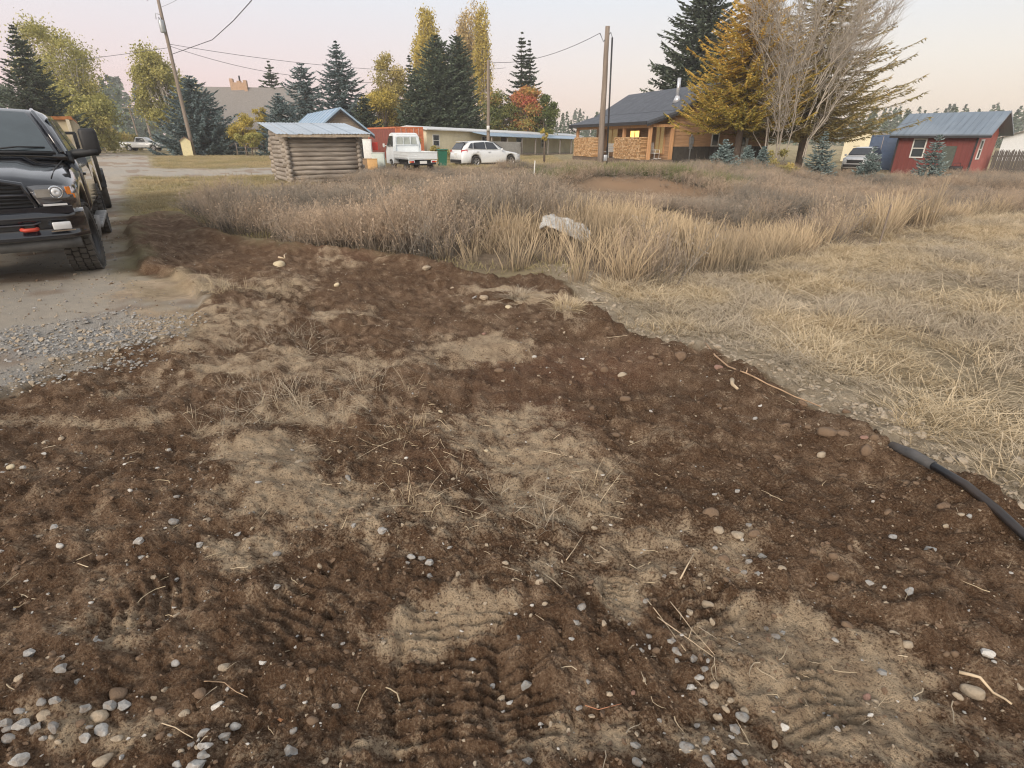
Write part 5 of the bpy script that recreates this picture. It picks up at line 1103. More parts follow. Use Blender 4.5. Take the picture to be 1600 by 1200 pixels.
m = MB()                                            # creases beside the hood bulge
for s in (-1, 1): m.tube([(s*.82, .30, 1.183), (s*.84, .8, 1.266), (s*.86, 1.6, 1.323)], .006, 5, smooth=True)
m.build('hood_seam', PLAST, tk)
# cab and bed
def cabsec(y, wt, zb, lo=.58): return sect(y, [(wt-.05, lo), (wt, lo+.12), (wt+.01, .95), (wt-.005, 1.2), (wt-.05, zb-.02), (wt-.08, zb), (0, zb)])
m = MB(); m.loft([cabsec(1.72, .995, 1.335), cabsec(2.4, 1.0, 1.35), cabsec(3.9, 1.0, 1.36)]); m.build('cab_side', BLACKP, tk)
def bedsec(y, lo): return sect(y, [(.96, lo), (1.0, lo+.05), (1.0, 1.2), (.99, 1.42), (.93, 1.44), (.90, 1.40), (0, 1.38)])
barch = lambda y: .62 if abs(y-4.75) > .56 else .62+.40*math.sqrt(max(0, 1-((y-4.75)/.56)**2))
m = MB(); m.loft([bedsec(y, barch(y)) for y in (3.93, 4.15, 4.22, 4.35, 4.55, 4.75, 4.95, 5.15, 5.28, 5.35, 5.9)]); m.build('bed', BLACKP, tk)
# greenhouse
base = [(.90, 1.62), (.97, 1.78), (.95, 3.72), (.80, 3.86)]; top = [(.60, 2.30), (.72, 2.42), (.72, 3.55), (.60, 3.70)]
def ring(pts, z, cz=0, fy=0): r_ = [(x, y, z) for x, y in pts]; return [(0, pts[0][1]-fy, z+cz)] + r_ + [(0, pts[-1][1]+.01, z+cz)] + [(-x, y, z) for x, y in pts[::-1]]
mid = [(.87, 1.66), (.94, 1.80), (.93, 3.70), (.79, 3.84)]
m = MB(); rings = [ring(base, 1.33, .06, .13), ring(mid, 1.42, .03, .13), ring([(.735, 2.0), (.83, 2.12), (.83, 3.62), (.70, 3.77)], 1.73, .01, .10), ring([(.63, 2.22), (.745, 2.36), (.745, 3.57), (.62, 3.72)], 1.90, .012, .08), ring([(.56, 2.36), (.66, 2.48), (.66, 3.5), (.56, 3.62)], 1.955, .018, .07), ring([(.3, 2.55), (.4, 2.65), (.4, 3.4), (.3, 3.5)], 1.975, .01, .04)]
m.loft(rings, True, True); m.build('cab_roof', BLACKP, tk)
def bil(A, B, C_, D_, u, v): return [(A[i]*(1-u)+B[i]*u)*(1-v)+(D_[i]*(1-u)+C_[i]*u)*v for i in range(3)]
# windscreen patch lies just proud of the front slope
m = MB(); rows = []
for v, (hw, y, z, cy) in zip(range(4), ((.80, 1.655, 1.43, .125), (.685, 1.985, 1.725, .10), (.59, 2.20, 1.885, .085), (.575, 2.235, 1.905, .08))):
    rows.append([(hw*u, y-cy*(1-u*u)-.014, z+.014+.02*(1-u*u)) for u in np.linspace(-1, 1, 9)])
m.loft(rows, False, False); ws = m.build('windscreen', WSG, tk)
m = MB(); m.tube([(-.82, 1.60, 1.42), (-.4, 1.49, 1.435), (0, 1.46, 1.44), (.4, 1.49, 1.435), (.82, 1.60, 1.42)], .022, 6); m.build('cowl', PLAST, tk)
m = MB(); m.tube([(.1, 1.47, 1.46), (.45, 1.56, 1.50), (.72, 1.66, 1.49)], .010, 5); m.build('wiper', PLAST, tk); m = MB(); m.tube([(-.6, 1.5, 1.46), (-.2, 1.53, 1.50), (.1, 1.52, 1.49)], .010, 5); m.build('wiper', PLAST, tk)
for s in (-1, 1):
    m = MB(); m.tube([(s*.885, 1.66, 1.42), (s*.76, 1.99, 1.735), (s*.665, 2.24, 1.915), (s*.64, 2.38, 1.958)], [.028, .03, .03, .02], 8); m.build('pillar', BLACKP, tk)
    for y0, y1 in ((2.02, 2.72), (2.80, 3.52)):
        m = MB(); m.add([(s*.952, y0-.22 if y0 < 2.1 else y0, 1.40), (s*.945, y1, 1.40), (s*.79, y1-.03, 1.85), (s*.785, y0+.24 if y0 < 2.1 else y0+.02, 1.85)], [(0, 1, 2, 3)]); o = m.build('side_window', WSG, tk); md = o.modifiers.new('s', 'SOLIDIFY'); md.thickness = .012; md.offset = 0
    m = MB(); m.box((s*1.012, 2.55, 1.12), (.03, .2, .035), bev=.008); m.build('door_handle', BLACKP, tk)
    m = MB(); m.box((s*1.0, 2.85, .44), (.16, 2.0, .06), bev=.02); m.build('running_board', pm('grey_step', (.22, .215, .21), .6, var=.3), tk)
    m = MB(); m.tube([(s*1.0, 1.5, .33), (s*1.0, 1.52, .62)], [.05, .09], 8); m.build('mud_flap', pm('grey_step', (.22, .215, .21)), tk)
    # towing mirror
    a = MB(); a.tube([(s*.93, 1.86, 1.37), (s*1.02, 1.84, 1.405), (s*1.20, 1.80, 1.425), (s*1.28, 1.80, 1.43)], [.06, .06, .048, .045], 10); a.tube([(s*.95, 1.72, 1.30), (s*.93, 1.83, 1.40)], [.04, .06], 8)
    arm = a.build('mirror_arm', PLAST, tk); h_ = MB(); h_.box((s*1.215, 1.83, 1.56), (.205, .12, .33), bev=.045); h_.build('mirror_head', PLAST, arm); h_ = MB(); h_.box((s*1.215, 1.895, 1.57), (.16, .006, .26)); h_.build('mirror_glass', CHROME, arm)
    # head lamp: dark glass housing with a projector ring, amber marker and chrome strip
    m = MB(); n_ = 8; up_ = [(.585, .150, 1.105), (.68, .145, 1.115), (.80, .165, 1.112), (.90, .215, 1.100), (.955, .30, 1.085), (.985, .40, 1.07)]; lo_ = [(.665, .10, .90), (.74, .10, .885), (.83, .12, .885), (.925, .17, .89), (.985, .26, .905), (1.010, .40, .95)]
    m.loft([[(s*x, y-.03, z) for x, y, z in lo_], [(s*(a[0]+b[0])/2*1.004, (a[1]+b[1])/2-.055, (a[2]+b[2])/2) for a, b in zip(lo_, up_)], [(s*x, y-.02, z) for x, y, z in up_]], False, False)
    hl = m.build('headlight', LAMPD, tk); md = hl.modifiers.new('s', 'SOLIDIFY'); md.thickness = .03; md.offset = -1 if s > 0 else 1
    m = MB(); M = Matrix.Rotation(s*R(20), 3, 'Z'); cc = Vector((s*.835, .105, 1.035))
    tv = [(math.cos(6.283*k/20)*.062, 0, math.sin(6.283*k/20)*.062) for k in range(21)]; m.tube([cc+M @ Vector(p_) for p_ in tv], .010, 6, False); m.build('light_ring', CHROME, hl)
    m = MB(); m.lathe([(-.02, .002), (-.03, .03), (-.012, .048), (0, .05), (0, .002)], axis='y', n=16); o = m.build('projector', CLEAR, hl); o.location = cc; o.rotation_euler = (0, 0, s*R(20))
    m = MB(); m.box((s*.72, .062, 1.03), (.13, .012, .085), s*R(8)); m.build('reflector', pm('dull_chrome', (.40, .39, .37), .25, metal=.7, var=.2), hl); m = MB(); m.box((s*.80, .07, .905), (.22, .012, .022), s*R(9)); m.build('light_strip', CLEAR, hl)
    m = MB(); m.box((s*.945, .185, 1.045), (.05, .012, .085), s*R(40)); m.box((s*.972, .235, .985), (.05, .012, .05), s*R(50)); m.build('side_marker', AMBER, hl)
    # fog lamp and tow hook
    m = MB(); m.box((s*.80, .052, .675), (.175, .03, .085), s*R(12), bev=.012); m.build('fog_lamp', CLEAR, tk); m = MB(); m.box((s*.80, .055, .620), (.23, .02, .014), s*R(12)); m.build('fog_trim', CHROME, tk)
    m = MB(); m.tube([(s*.44, .06, .655), (s*.44, -.015, .66), (s*.47, -.045, .655), (s*.54, -.045, .655), (s*.57, -.015, .655), (s*.57, .06, .655)], .021, 8); m.build('tow_hook', pm('red_hook', (.50, .055, .03), .45, var=.2), tk)
# grille
m = MB(); gp_o = [(0, 1.185), (.35, 1.175), (.56, 1.135), (.585, 1.05), (.64, .90), (.62, .835), (0, .835)]
m.prism([(x, z) for x, z in gp_o] + [(-x, z) for x, z in gp_o[::-1] if x > 0], .135, .20, 'y'); m.build('grille_backing', PLAST, tk)
m = MB(); edge = [(-.60, .845), (-.625, .90), (-.575, 1.05), (-.55, 1.125), (-.35, 1.17), (0, 1.18)]; m.tube([(x, .115 if abs(x) < .5 else .125, z) for x, z in edge] + [(-x, .115 if abs(x) < .5 else .125, z) for x, z in edge[-2::-1]] + [(.60, .13, .845), (0, .12, .845), (-.60, .13, .845)], .026, 8); m.build('grille_surround', BLACKP, tk)
for z, rr in ((.89, .012), (.93, .012), (.97, .012), (1.01, .022), (1.05, .012), (1.09, .012), (1.13, .012)):
    hw = np.interp(z, [.85, .9, 1.05, 1.13], [.60, .61, .57, .53]); m = MB(); m.tube([(-hw, .125, z), (0, .095, z+.01), (hw, .125, z)], rr, 6); m.build('grille_bar', PLAST if rr < .02 else pm('satin_dark', (.09, .09, .10), .3, metal=.6), tk)
m = MB(); m.box((0, .085, 1.01), (.05, .02, .26)); m.build('grille_post', PLAST, tk)
m = MB(); m.box((0, .16, .845), (1.9, .16, .07)); m.build('valance', BLACKP, tk)
# bumper, curved back at both ends
def bsec(x):
    k = abs(x)/1.02; y = .02+.10*k**2.2+(.20*max(0, k-.86)/.14 if k > .86 else 0); e = .012*k
    return [(x, y+.10, .835), (x, y+.03, .832), (x, y+.004, .80), (x, y, .755), (x, y+.012, .72), (x, y+.03, .705), (x, y+.032, .60), (x, y+.02, .585), (x, y+.012, .54), (x, y+.03, .515+e), (x, y+.10, .50+e), (x, y+.16, .50+e), (x, y+.16, .835)]
m = MB(); m.loft([bsec(x) for x in np.linspace(-1.02, 1.02, 31)]); m.build('bumper', BLACKP, tk)
m = MB(); m.box((0, .095, .555), (1.05, .03, .075)); m.build('bumper_intake', PLAST, tk); m = MB(); m.tube([(-.62, .058, .725), (-.55, .045, .70), (0, .025, .70), (.55, .045, .70), (.62, .058, .725)], .010, 6); m.build('bumper_trim', pm('satin_dark', (.09, .09, .10)), tk)
m = MB(); m.loft([[(x, .10+.1*(abs(x)/.95)**3, .51), (x, .13+.1*(abs(x)/.95)**3, .40), (x, .17+.1*(abs(x)/.95)**3, .40), (x, .16+.1*(abs(x)/.95)**3, .51)] for x in np.linspace(-.92, .92, 15)]); m.build('air_dam', pm('grey_dam', (.10, .098, .095), .7, var=.3), tk)
m = MB(); m.box((0, .008, .64), (.31, .012, .16), bev=.004); m.build('number_plate', WHITE, tk)
m = MB(); m.box((0, 2.6, .52), (1.4, 4.4, .25)); m.tube([(-.85, .98, .42), (.85, .98, .42)], .06, 8); m.tube([(-.85, 4.75, .42), (.85, 4.75, .42)], .07, 8); m.build('chassis', PLAST, tk)
for x, y, tr_ in ((.86, .98, R(-4)), (-.86, .98, R(-4)), (.86, 4.75, 0), (-.86, 4.75, 0)): wheel(tk, x, y, .415, .30, 1 if x > 0 else -1, 6, True, turn=tr_, rim_mat=PLAST)

# ---- trailer behind it
tl = thing('dump_trailer', 'black trailer with tall rusty cream side panels behind the pickup', 'trailer', (-10.0, 11.95, hz(-10, 14)), TR_A+R(2))
RUST = pm('rusty_cream', (.52, .45, .31), .8, var=.2, scale=4, bmp=.2, dirt=(.36, .16, .07), dirt_amt=.95); RUSTO = pm('rust', (.40, .17, .07), .9, var=.35, scale=8, bmp=.3)
m = MB(); m.box((0, 2.4, .62), (1.9, 4.6, .14)); m.tube([(-.5, .2, .58), (0, -1.5, .5)], .05, 6); m.tube([(.5, .2, .58), (0, -1.5, .5)], .05, 6); m.build('frame', PLAST, tl)
m = MB(); m.box((0, .12, 1.45), (1.9, .05, 1.05)); fp = m.build('front_panel', RUST, tl); m = MB(); m.box((0, .10, 1.985), (1.98, .12, .06)); m.build('rust_rail', RUSTO, fp)
for x in (-.9, -.45, 0, .42, .9): m = MB(); m.box((x, .07, 1.45), (.06, .06, 1.03)); m.build('rib', pm('pale_rib', (.62, .55, .42), .8, var=.15), fp)
for s in (-1, 1):
    m = MB(); m.box((s*.93, 2.4, 1.42), (.05, 4.5, 1.1)); sp_ = m.build('side_panel', RUST, tl); m = MB(); m.box((s*.93, 2.4, 1.995), (.09, 4.5, .055)); m.build('rust_rail', RUSTO, sp_)
    for k in range(6): m = MB(); m.box((s*.975, .3+k*.85, 1.4), (.05, .07, 1.1)); m.build('rib', pm('pale_rib', (.62, .55, .42)), sp_)
    m = MB(); m.tube([(s*.98, .2, .62), (s*.98, 4.6, .62)], .06, 6); m.build('side_rail', PLAST, tl)
    m = MB(); m.prism([(1.62, .52), (1.70, .80), (1.95, .90), (2.95, .90), (3.20, .80), (3.28, .52), (3.2, .52), (3.12, .74), (2.92, .84), (1.98, .84), (1.78, .74), (1.7, .52)], s*.98, s*1.24, 'x'); m.build('fender', PLAST, tl)
    for y in (2.05, 2.85): wheel(tl, s*1.11, y, .37, .22, s, 5)
m = MB(); m.tube([(.2, -.15, 1.15), (.2, -.15, 1.70), (.95, -.15, 1.70), (.95, -.15, 1.15)], .04, 6); m.tube([(.95, -.15, 1.70), (.95, .05, .62)], .04, 6); m.tube([(.2, -.15, 1.2), (.95, -.15, 1.2)], .04, 6); m.build('front_rack', PLAST, tl)
m = MB(); m.box((.45, -.2, .95), (1.0, .5, .5), bev=.03); m.build('tool_box', PLAST, tl)
sw = wheel(tl, 1.10, 1.15, .37, .2, 1, 5); sw.location.z = 1.02; sw.name = 'spare_wheel'

# ---- generic small cars: body lofted along its length (local y backwards from the nose)
def car(name, label, X, Y, az, L_, W_, H_, sill, prof, gh, wheels, wr, z0=None, paint=WHITEP, cat='car'):
    "prof: (y, z belt/hood, half width); gh: greenhouse stations (y, z top, half width top)"
    z0 = hz(X, Y) if z0 is None else z0
    t = thing(name, label, cat, (X, Y, z0), az)
    def sec(y, zb, hw):
        lo = sill
        for wy in wheels:
            if abs(y-wy) < wr*1.15: lo = max(lo, .05+wr+math.sqrt(max(0, (wr*1.15)**2-(y-wy)**2))*.92)
        lo = min(lo, zb-.12)
        return sect(y, [(hw-.06, lo), (hw, lo+.05), (hw, (lo+zb)/2), (hw-.03, zb-.05), (hw-.10, zb), (0, zb+.02)])
    ys = sorted(set([p_[0] for p_ in prof] + [wy+d_*wr for wy in wheels for d_ in (-1.16, -1.0, -.6, 0, .6, 1.0, 1.16)])); py_, pz_, ph_ = zip(*prof)
    m = MB(); m.loft([sec(y, np.interp(y, py_, pz_), np.interp(y, py_, ph_)) for y in ys if py_[0] <= y <= py_[-1]]); m.build('body', paint, t)
    m = MB(); secs = []
    for y, zt, hw in gh:
        zb = np.interp(y, py_, pz_)-.03; hb = np.interp(y, py_, ph_)-.08; zt = max(zt, zb+.02)
        k = (zt-zb)/.5; secs.append(sect(y, [(hb, zb), (hb-(hb-hw)*.5*min(1, k), zb+(zt-zb)*.5), (hw, zt-.05*min(1, k)), (hw-.10, zt), (0, zt+.02*min(1, k))]))
    m.loft(secs); m.build('cabin', paint, t)
    for wy in wheels:
        for s in (-1, 1): wheel(t, s*(W_/2-.13), wy, wr, .23, s, 5)
    m = MB(); wbox(m, -W_/2+.2, W_/2-.2, sill-.1, sill+.12, .35, L_-.35); m.build('underbody', PLAST, t)
    return t
def quad(parent, name, pts, mat, th=.012, label=None):
    m = MB(); m.add(pts, [tuple(range(len(pts)))]); o = m.build(name, mat, parent, label=label); md = o.modifiers.new('s', 'SOLIDIFY'); md.thickness = th; md.offset = 0; return o
DKG = pm('tinted_glass', (.03, .035, .045), .05, var=.1, bmp=0, spec=.9)
# white hatchback: its rear wheel stands at (-2.5, 39)
rw, fw = Vector((at(741, 255, 38.6).x, 38.6)), Vector((at(797, 255, 40.2).x, 40.2)); dv = (rw-fw).normalized()   # backwards
azc = math.atan2(dv.y, dv.x) - math.pi/2; ctr = fw - dv*.95 + Vector((-dv.y, dv.x))*(-.0)
perp = Vector((dv.y, -dv.x)); o0 = fw - dv*.95 - perp*(-1)*0
nearside = 1 if (perp.y < 0) else -1; o0 = fw - dv*.95 - perp*nearside*.80
PROF = [(0, .62, .60), (.12, .74, .80), (.5, .86, .90), (1.2, .97, .93), (1.5, 1.02, .94), (3.9, 1.06, .95), (4.45, 1.06, .92), (4.68, .98, .86), (4.76, .75, .80)]
GH = [(1.25, .98, .70), (2.1, 1.50, .60), (2.6, 1.60, .60), (3.4, 1.60, .60), (4.1, 1.52, .58), (4.45, 1.30, .66), (4.66, 1.02, .72)]
hb = car('white_hatchback', 'white hatchback seen from behind and to its right', o0.x, o0.y, azc, 4.76, 1.9, 1.6, .26, PROF, GH, (.95, 3.72), .36, z0=-.12)
for s in (-1, 1):
    quad(hb, 'side_window', [(s*.80, 1.95, 1.08), (s*.81, 2.85, 1.09), (s*.645, 2.85, 1.53), (s*.66, 2.30, 1.49)], DKG, .09); quad(hb, 'side_window', [(s*.81, 2.93, 1.09), (s*.80, 3.85, 1.12), (s*.66, 3.75, 1.49), (s*.645, 2.93, 1.53)], DKG, .09); quad(hb, 'side_window', [(s*.80, 3.92, 1.13), (s*.79, 4.25, 1.18), (s*.67, 4.0, 1.44), (s*.655, 3.84, 1.48)], DKG, .09)
    quad(hb, 'tail_light', [(s*.885, 4.36, .93), (s*.72, 4.73, .93), (s*.70, 4.72, 1.06), (s*.87, 4.34, 1.08)], REDL, .06); quad(hb, 'headlight', [(s*.55, .05, .66), (s*.86, .42, .76), (s*.84, .46, .84), (s*.55, .12, .74)], CLEAR, .05)
    m = MB(); m.box((s*1.02, 1.75, 1.08), (.18, .10, .13), bev=.03); m.build('mirror', WHITEP, hb); m = MB(); m.box((s*.955, 2.7, .93), (.02, .18, .03)); m.box((s*.955, 3.6, .95), (.02, .18, .03)); m.build('door_handle', ALLOY, hb)
quad(hb, 'rear_window', [(-.62, 4.66, 1.10), (.62, 4.66, 1.10), (.56, 4.33, 1.46), (-.56, 4.33, 1.46)], DKG, .08)
m = MB(); m.box((0, 4.25, 1.555), (1.15, .30, .035), R(0), bev=.01); m.build('spoiler', WHITEP, hb); m = MB(); m.box((0, 4.76, .80), (.34, .02, .12)); m.build('number_plate', WHITE, hb); m = MB(); m.box((0, 4.74, .38), (1.5, .10, .2), bev=.03); m.build('rear_bumper', PLAST, hb)
quad(hb, 'windscreen', [(-.68, 1.42, 1.10), (.68, 1.42, 1.10), (.58, 2.08, 1.50), (-.58, 2.08, 1.50)], DKG, .03)
# white car by the red shed, nose to the camera's left
PROF2 = [(0, .70, .62), (.10, .85, .80), (.45, .98, .90), (1.2, 1.06, .93), (3.9, 1.10, .94), (4.5, 1.08, .90), (4.6, .85, .85)]
GH2 = [(1.05, 1.07, .72), (1.85, 1.58, .62), (2.3, 1.66, .62), (3.7, 1.68, .62), (4.2, 1.58, .62), (4.5, 1.12, .74)]
p = at(1318, 262, 44.0); sv = car('white_suv', 'white car half hidden behind the small spruce near the red shed', p.x-.1, 42.6, R(-42), 4.6, 1.86, 1.68, .28, PROF2, GH2, (.92, 3.6), .36, z0=-.62)
quad(sv, 'windscreen', [(-.70, 1.10, 1.15), (.70, 1.10, 1.15), (.57, 1.76, 1.60), (-.57, 1.76, 1.60)], DKG, .06); quad(sv, 'grille', [(-.5, -.01, .60), (.5, -.01, .60), (.52, .03, .82), (-.52, .03, .82)], PLAST, .06); quad(sv, 'bumper', [(-.7, .0, .34), (.7, .0, .34), (.72, .02, .52), (-.72, .02, .52)], PLAST, .1)
for s in (-1, 1):
    quad(sv, 'headlight', [(s*.50, .03, .76), (s*.84, .30, .84), (s*.82, .34, .95), (s*.52, .09, .88)], CLEAR, .06); quad(sv, 'side_window', [(s*.83, 1.6, 1.13), (s*.83, 4.2, 1.15), (s*.66, 4.0, 1.58), (s*.66, 2.0, 1.58)], DKG, .09); m = MB(); m.box((s*1.0, 1.5, 1.12), (.16, .1, .13), bev=.03); m.build('mirror', WHITEP, sv)
m = MB(); wbox(m, -.75, -.70, 1.70, 1.74, 2.1, 3.9); wbox(m, .55, .60, 1.70, 1.74, 2.1, 3.9); m.build('roof_rail', PLAST, sv)
# far white pickup on the road
p = at(236, 237, 84); fpz = car('white_pickup', 'far white pickup parked in front of the large blue spruce', p.x+1.9, 84, R(96), 5.4, 1.9, 1.8, .45, [(0, .8, .7), (.15, 1.0, .9), (1.4, 1.12, .95), (1.6, 1.15, .95), (5.3, 1.18, .95), (5.4, .9, .9)], [(1.3, 1.14, .75), (2.0, 1.75, .66), (3.1, 1.78, .66), (3.3, 1.2, .74)], (.95, 4.2), .39, cat='pickup truck', z0=.05)
for s in (-1, 1): quad(fpz, 'side_window', [(s*.86, 1.8, 1.2), (s*.86, 3.1, 1.2), (s*.72, 3.05, 1.66), (s*.72, 2.1, 1.66)], DKG); quad(fpz, 'tail_light', [(s*.92, 5.3, .9), (s*.8, 5.41, .9), (s*.8, 5.41, 1.1), (s*.92, 5.3, 1.1)], REDL, .03)

# ---- small flatbed truck seen from behind (local y forwards from the tailgate)
rc = Vector((at(662, 270, 26.5).x, 26.5)); aF = R(29)
kt = thing('mini_truck', 'small white cab-over pickup with drop side bed seen from behind', 'mini truck', (rc.x, rc.y, hz(rc.x, rc.y)+.0), aF)
W2 = .70; WP2 = pm('white_truck_paint', (.76, .80, .82), .4, var=.04, bmp=.02, dirt=(.55, .52, .46), dirt_amt=.2)
m = MB(); wbox(m, -W2, W2, .66, .70, 0, 2.0); m.build('bed_floor', WP2, kt)
m = MB(); wbox(m, -W2, W2, .66, .97, -.035, 0); tg = m.build('tailgate', WP2, kt)
m = MB()
for z in (.73, .82, .91): wbox(m, -W2+.04, W2-.04, z-.008, z+.008, -.047, -.034)
wbox(m, -W2-.01, W2+.01, .955, .985, -.05, .01); m.build('tailgate_rib', WP2, tg)
for s in (-1, 1):
    m = MB(); wbox(m, s*W2, s*(W2-.03), .66, .97, .005, 2.0); sg = m.build('side_gate', WP2, kt); m = MB()
    for z in (.74, .85): wbox(m, s*W2, s*(W2+.012), z-.01, z+.01, .05, 1.95)
    wbox(m, s*(W2+.01), s*(W2-.04), .955, .985, .01, 2.0); m.build('side_rib', WP2, sg)
    m = MB(); wbox(m, s*.40, s*.68, .50, .63, -.02, .05); tlp = m.build('tail_light_box', WP2, kt); m = MB(); wbox(m, s*.43, s*.56, .53, .60, -.035, -.02); m.build('red_lens', REDL, tlp); m = MB(); wbox(m, s*.57, s*.65, .53, .60, -.035, -.02); m.build('amber_lens', AMBER, tlp)
    for y in (.62, 2.52): wheel(kt, s*.58, y, .27, .15, s, 5, rim_mat=pm('grey_rim', (.4, .4, .4), .5))
    m = MB(); m.tube([(s*.70, 2.95, 1.20), (s*.84, 2.98, 1.22)], .02, 6); m.box((s*.86, 2.98, 1.22), (.10, .06, .17), bev=.02); m.build('mirror', PLAST if s > 0 else WHITE, kt)
cab = [(2.04, .45), (2.04, 1.20), (2.10, 1.62), (2.22, 1.74), (2.5, 1.78), (2.78, 1.72), (3.05, 1.20), (3.22, .95), (3.26, .42), (2.8, .40), (2.78, .55), (2.62, .62), (2.4, .62), (2.25, .55), (2.22, .40)]
m = MB(); m.loft([[(x*(1 if z_ < 1.2 else 1-.16*(z_-1.2)/.58), y_, z_) for y_, z_ in cab] for x in (-W2, -W2*.96, W2*.96, W2)], smooth=False); m.build('cab', WP2, kt)
quad(kt, 'rear_window', [(-.50, 2.045, 1.28), (-.20, 2.045, 1.28), (-.19, 2.085, 1.58), (-.47, 2.085, 1.58)], pm('pale_glass', (.35, .37, .33), .1, var=.2, bmp=0, spec=.8), .03); quad(kt, 'rear_window', [(-.15, 2.045, 1.28), (.15, 2.045, 1.28), (.145, 2.085, 1.58), (-.145, 2.085, 1.58)], pm('pale_glass', (.35, .37, .33)), .03); quad(kt, 'rear_window', [(.20, 2.045, 1.28), (.50, 2.045, 1.28), (.47, 2.085, 1.58), (.19, 2.085, 1.58)], pm('pale_glass', (.35, .37, .33)), .03)
m = MB(); m.tube([(-.58, 2.0, .70), (-.58, 2.0, 1.60), (-.50, 2.0, 1.70), (.50, 2.0, 1.70), (.58, 2.0, 1.60), (.58, 2.0, .70)], .022, 6); m.tube([(-.18, 2.0, 1.25), (-.18, 2.0, 1.7)], .014, 5); m.tube([(.18, 2.0, 1.25), (.18, 2.0, 1.7)], .014, 5); m.tube([(-.58, 2.0, 1.25), (.58, 2.0, 1.25)], .016, 5); m.build('guard_frame', WP2, kt)
for s in (-1, 1): quad(kt, 'side_window', [(s*.705, 2.2, 1.2), (s*.705, 2.98, 1.2), (s*.635, 2.75, 1.64), (s*.635, 2.24, 1.64)], DKG, .02)
m = MB(); wbox(m, -.45, .45, .40, .62, .1, 3.0); wbox(m, -.62, .62, .44, .52, -.03, .03); m.build('chassis', PLAST, kt); m = MB(); wbox(m, -.17, .17, .48, .60, -.06, -.045); m.build('number_plate', WHITE, kt)

# ================================================================== POLES, WIRES AND SMALL THINGS
POLEW = pm('pole_wood', (.24, .195, .16), .9, var=.3, scale=3, bmp=.4, stretch=(6, 6, .3))
WIRE = pm('wire', (.10, .10, .11), .6, bmp=0); GALV = pm('grey_steel', (.42, .44, .46), .45, metal=.5, var=.1)
def pole(name, label, base, top, r0, r1, cat='utility pole'):
    t = thing(name, label, cat, base); m = MB(); v = Vector(top)-Vector(base); n = 6
    m.tube([v*(i/n) + Vector((.012*math.sin(i*2.1), 0, 0)) for i in range(n+1)], list(np.linspace(r0, r1, n+1)), 12); m.build('shaft', POLEW, t); return t, v
b = at(304, 246, 60); b.z = hz(b.x, b.y)-.3; tp = at(243, -18, 60); pA, vA = pole('utility_pole', 'tall wooden utility pole with transformer leaning over the lawn', b, tp, .19, .13)
def onA(f): return vA*f
m = MB(); c = onA(.795)+Vector((-.02, -.36, 0)); m.lathe([(-.52, .02), (-.52, .20), (-.46, .23), (.44, .23), (.5, .2), (.52, .02)], c, 'z', 16); tr_ = m.build('transformer', GALV, pA); m = MB(); m.box(c+Vector((0, .24, 0)), (.12, .14, .5)); m.build('bracket', DARK, tr_)
for dx in (-.1, .1): m = MB(); m.tube([c+Vector((dx, 0, .5)), c+Vector((dx, 0, .72))], [.05, .03], 8); m.build('bushing', DARK, tr_)
m = MB(); c2 = onA(.945); m.tube([c2, c2+Vector((-.95, -.1, .22))], .03, 6); m.tube([c2+Vector((-.85, -.1, .2)), c2+Vector((-.95, -.1, -.15))], [.07, .05], 8); m.build('cutout_arm', GALV, pA)
m = MB(); c2 = onA(.86); m.tube([c2, c2+Vector((-.5, -.1, .1)), c2+Vector((-.55, -.1, -.35))], .035, 6); m.build('insulator', GALV, pA)
g0 = at(295, 245, 59.4); bx_ = thing('meter_shed', 'small cream box with a peaked top at the pole base', 'utility box', (g0.x, g0.y, hz(g0.x, g0.y)), R(28))
m = MB(); m.prism([(-.45, 0), (.45, 0), (.45, 1.45), (0, 1.75), (-.45, 1.45)], -.4, .4, 'y'); m.build('wall', pm('pale_yellow_paint', (.74, .66, .40), .7, var=.08), bx_)
for s in (-1, 1): m = MB(); m.prism([(s*.56, 1.36), (0, 1.765), (0, 1.85), (s*.56, 1.45)], -.5, .5, 'y'); m.build('roof', pm('brown_shingle', (.20, .13, .10), .9), bx_)
m = MB(); m.box((-.47, 0, .7), (.03, .82, 1.4)); m.build('side_board', pm('brown_board', (.20, .14, .11), .8), bx_)
# short far poles along the road
for lb, p0, p1, Y, r in (('reddish far utility pole above the distant trees', (236, 215), (209, 110), 120, .22), ('thin far pole with a pale lower half beside the road', (219, 222), (200, 163), 95, .14)):
    b = at(*p0, Y); tt = at(*p1, Y); b.z = -.3; q_, v_ = pole('far_pole', lb, b, tt, r, r*.7); m = MB(); m.box(v_*.93, (2.2, .12, .12), R(10)); m.build('crossarm', POLEW, q_)
b = at(763, 258, 46); b.z = -.2; pB, vB = pole('service_pole', 'slim wooden pole in front of the autumn trees', b, at(763, 94, 46), .14, .10)
m = MB(); m.lathe([(-.18, .02), (-.16, .12), (.16, .12), (.18, .02)], vB*.36+Vector((0, -.2, 0)), 'z', 12); m.build('meter', WHITE, pB)
b = at(937, 264, 36); b.z = hz(b.x, 36)-.3; pC, vC = pole('power_pole', 'weathered grey power pole in front of the wooden house', b, at(949.5, 41, 36), .19, .13)
m = MB(); m.tube([Vector((.42, 0, .2)), Vector((.30, 0, .0))+vC*.93], .05, 8); m.build('conduit', DARK, pC); m = MB(); m.tube([Vector((.30, 0, .0))+vC*.93, Vector((.2, -.05, .25))+vC*.93, Vector((-.2, -.05, -.2))+vC*.93, Vector((-.42, -.05, .05))+vC*.95], .022, 6); m.build('wire_loop', DARK, pC)
m = MB(); m.box((.28, -.16, .95), (.22, .16, .34), bev=.02); m.build('meter_box', GALV, pC)
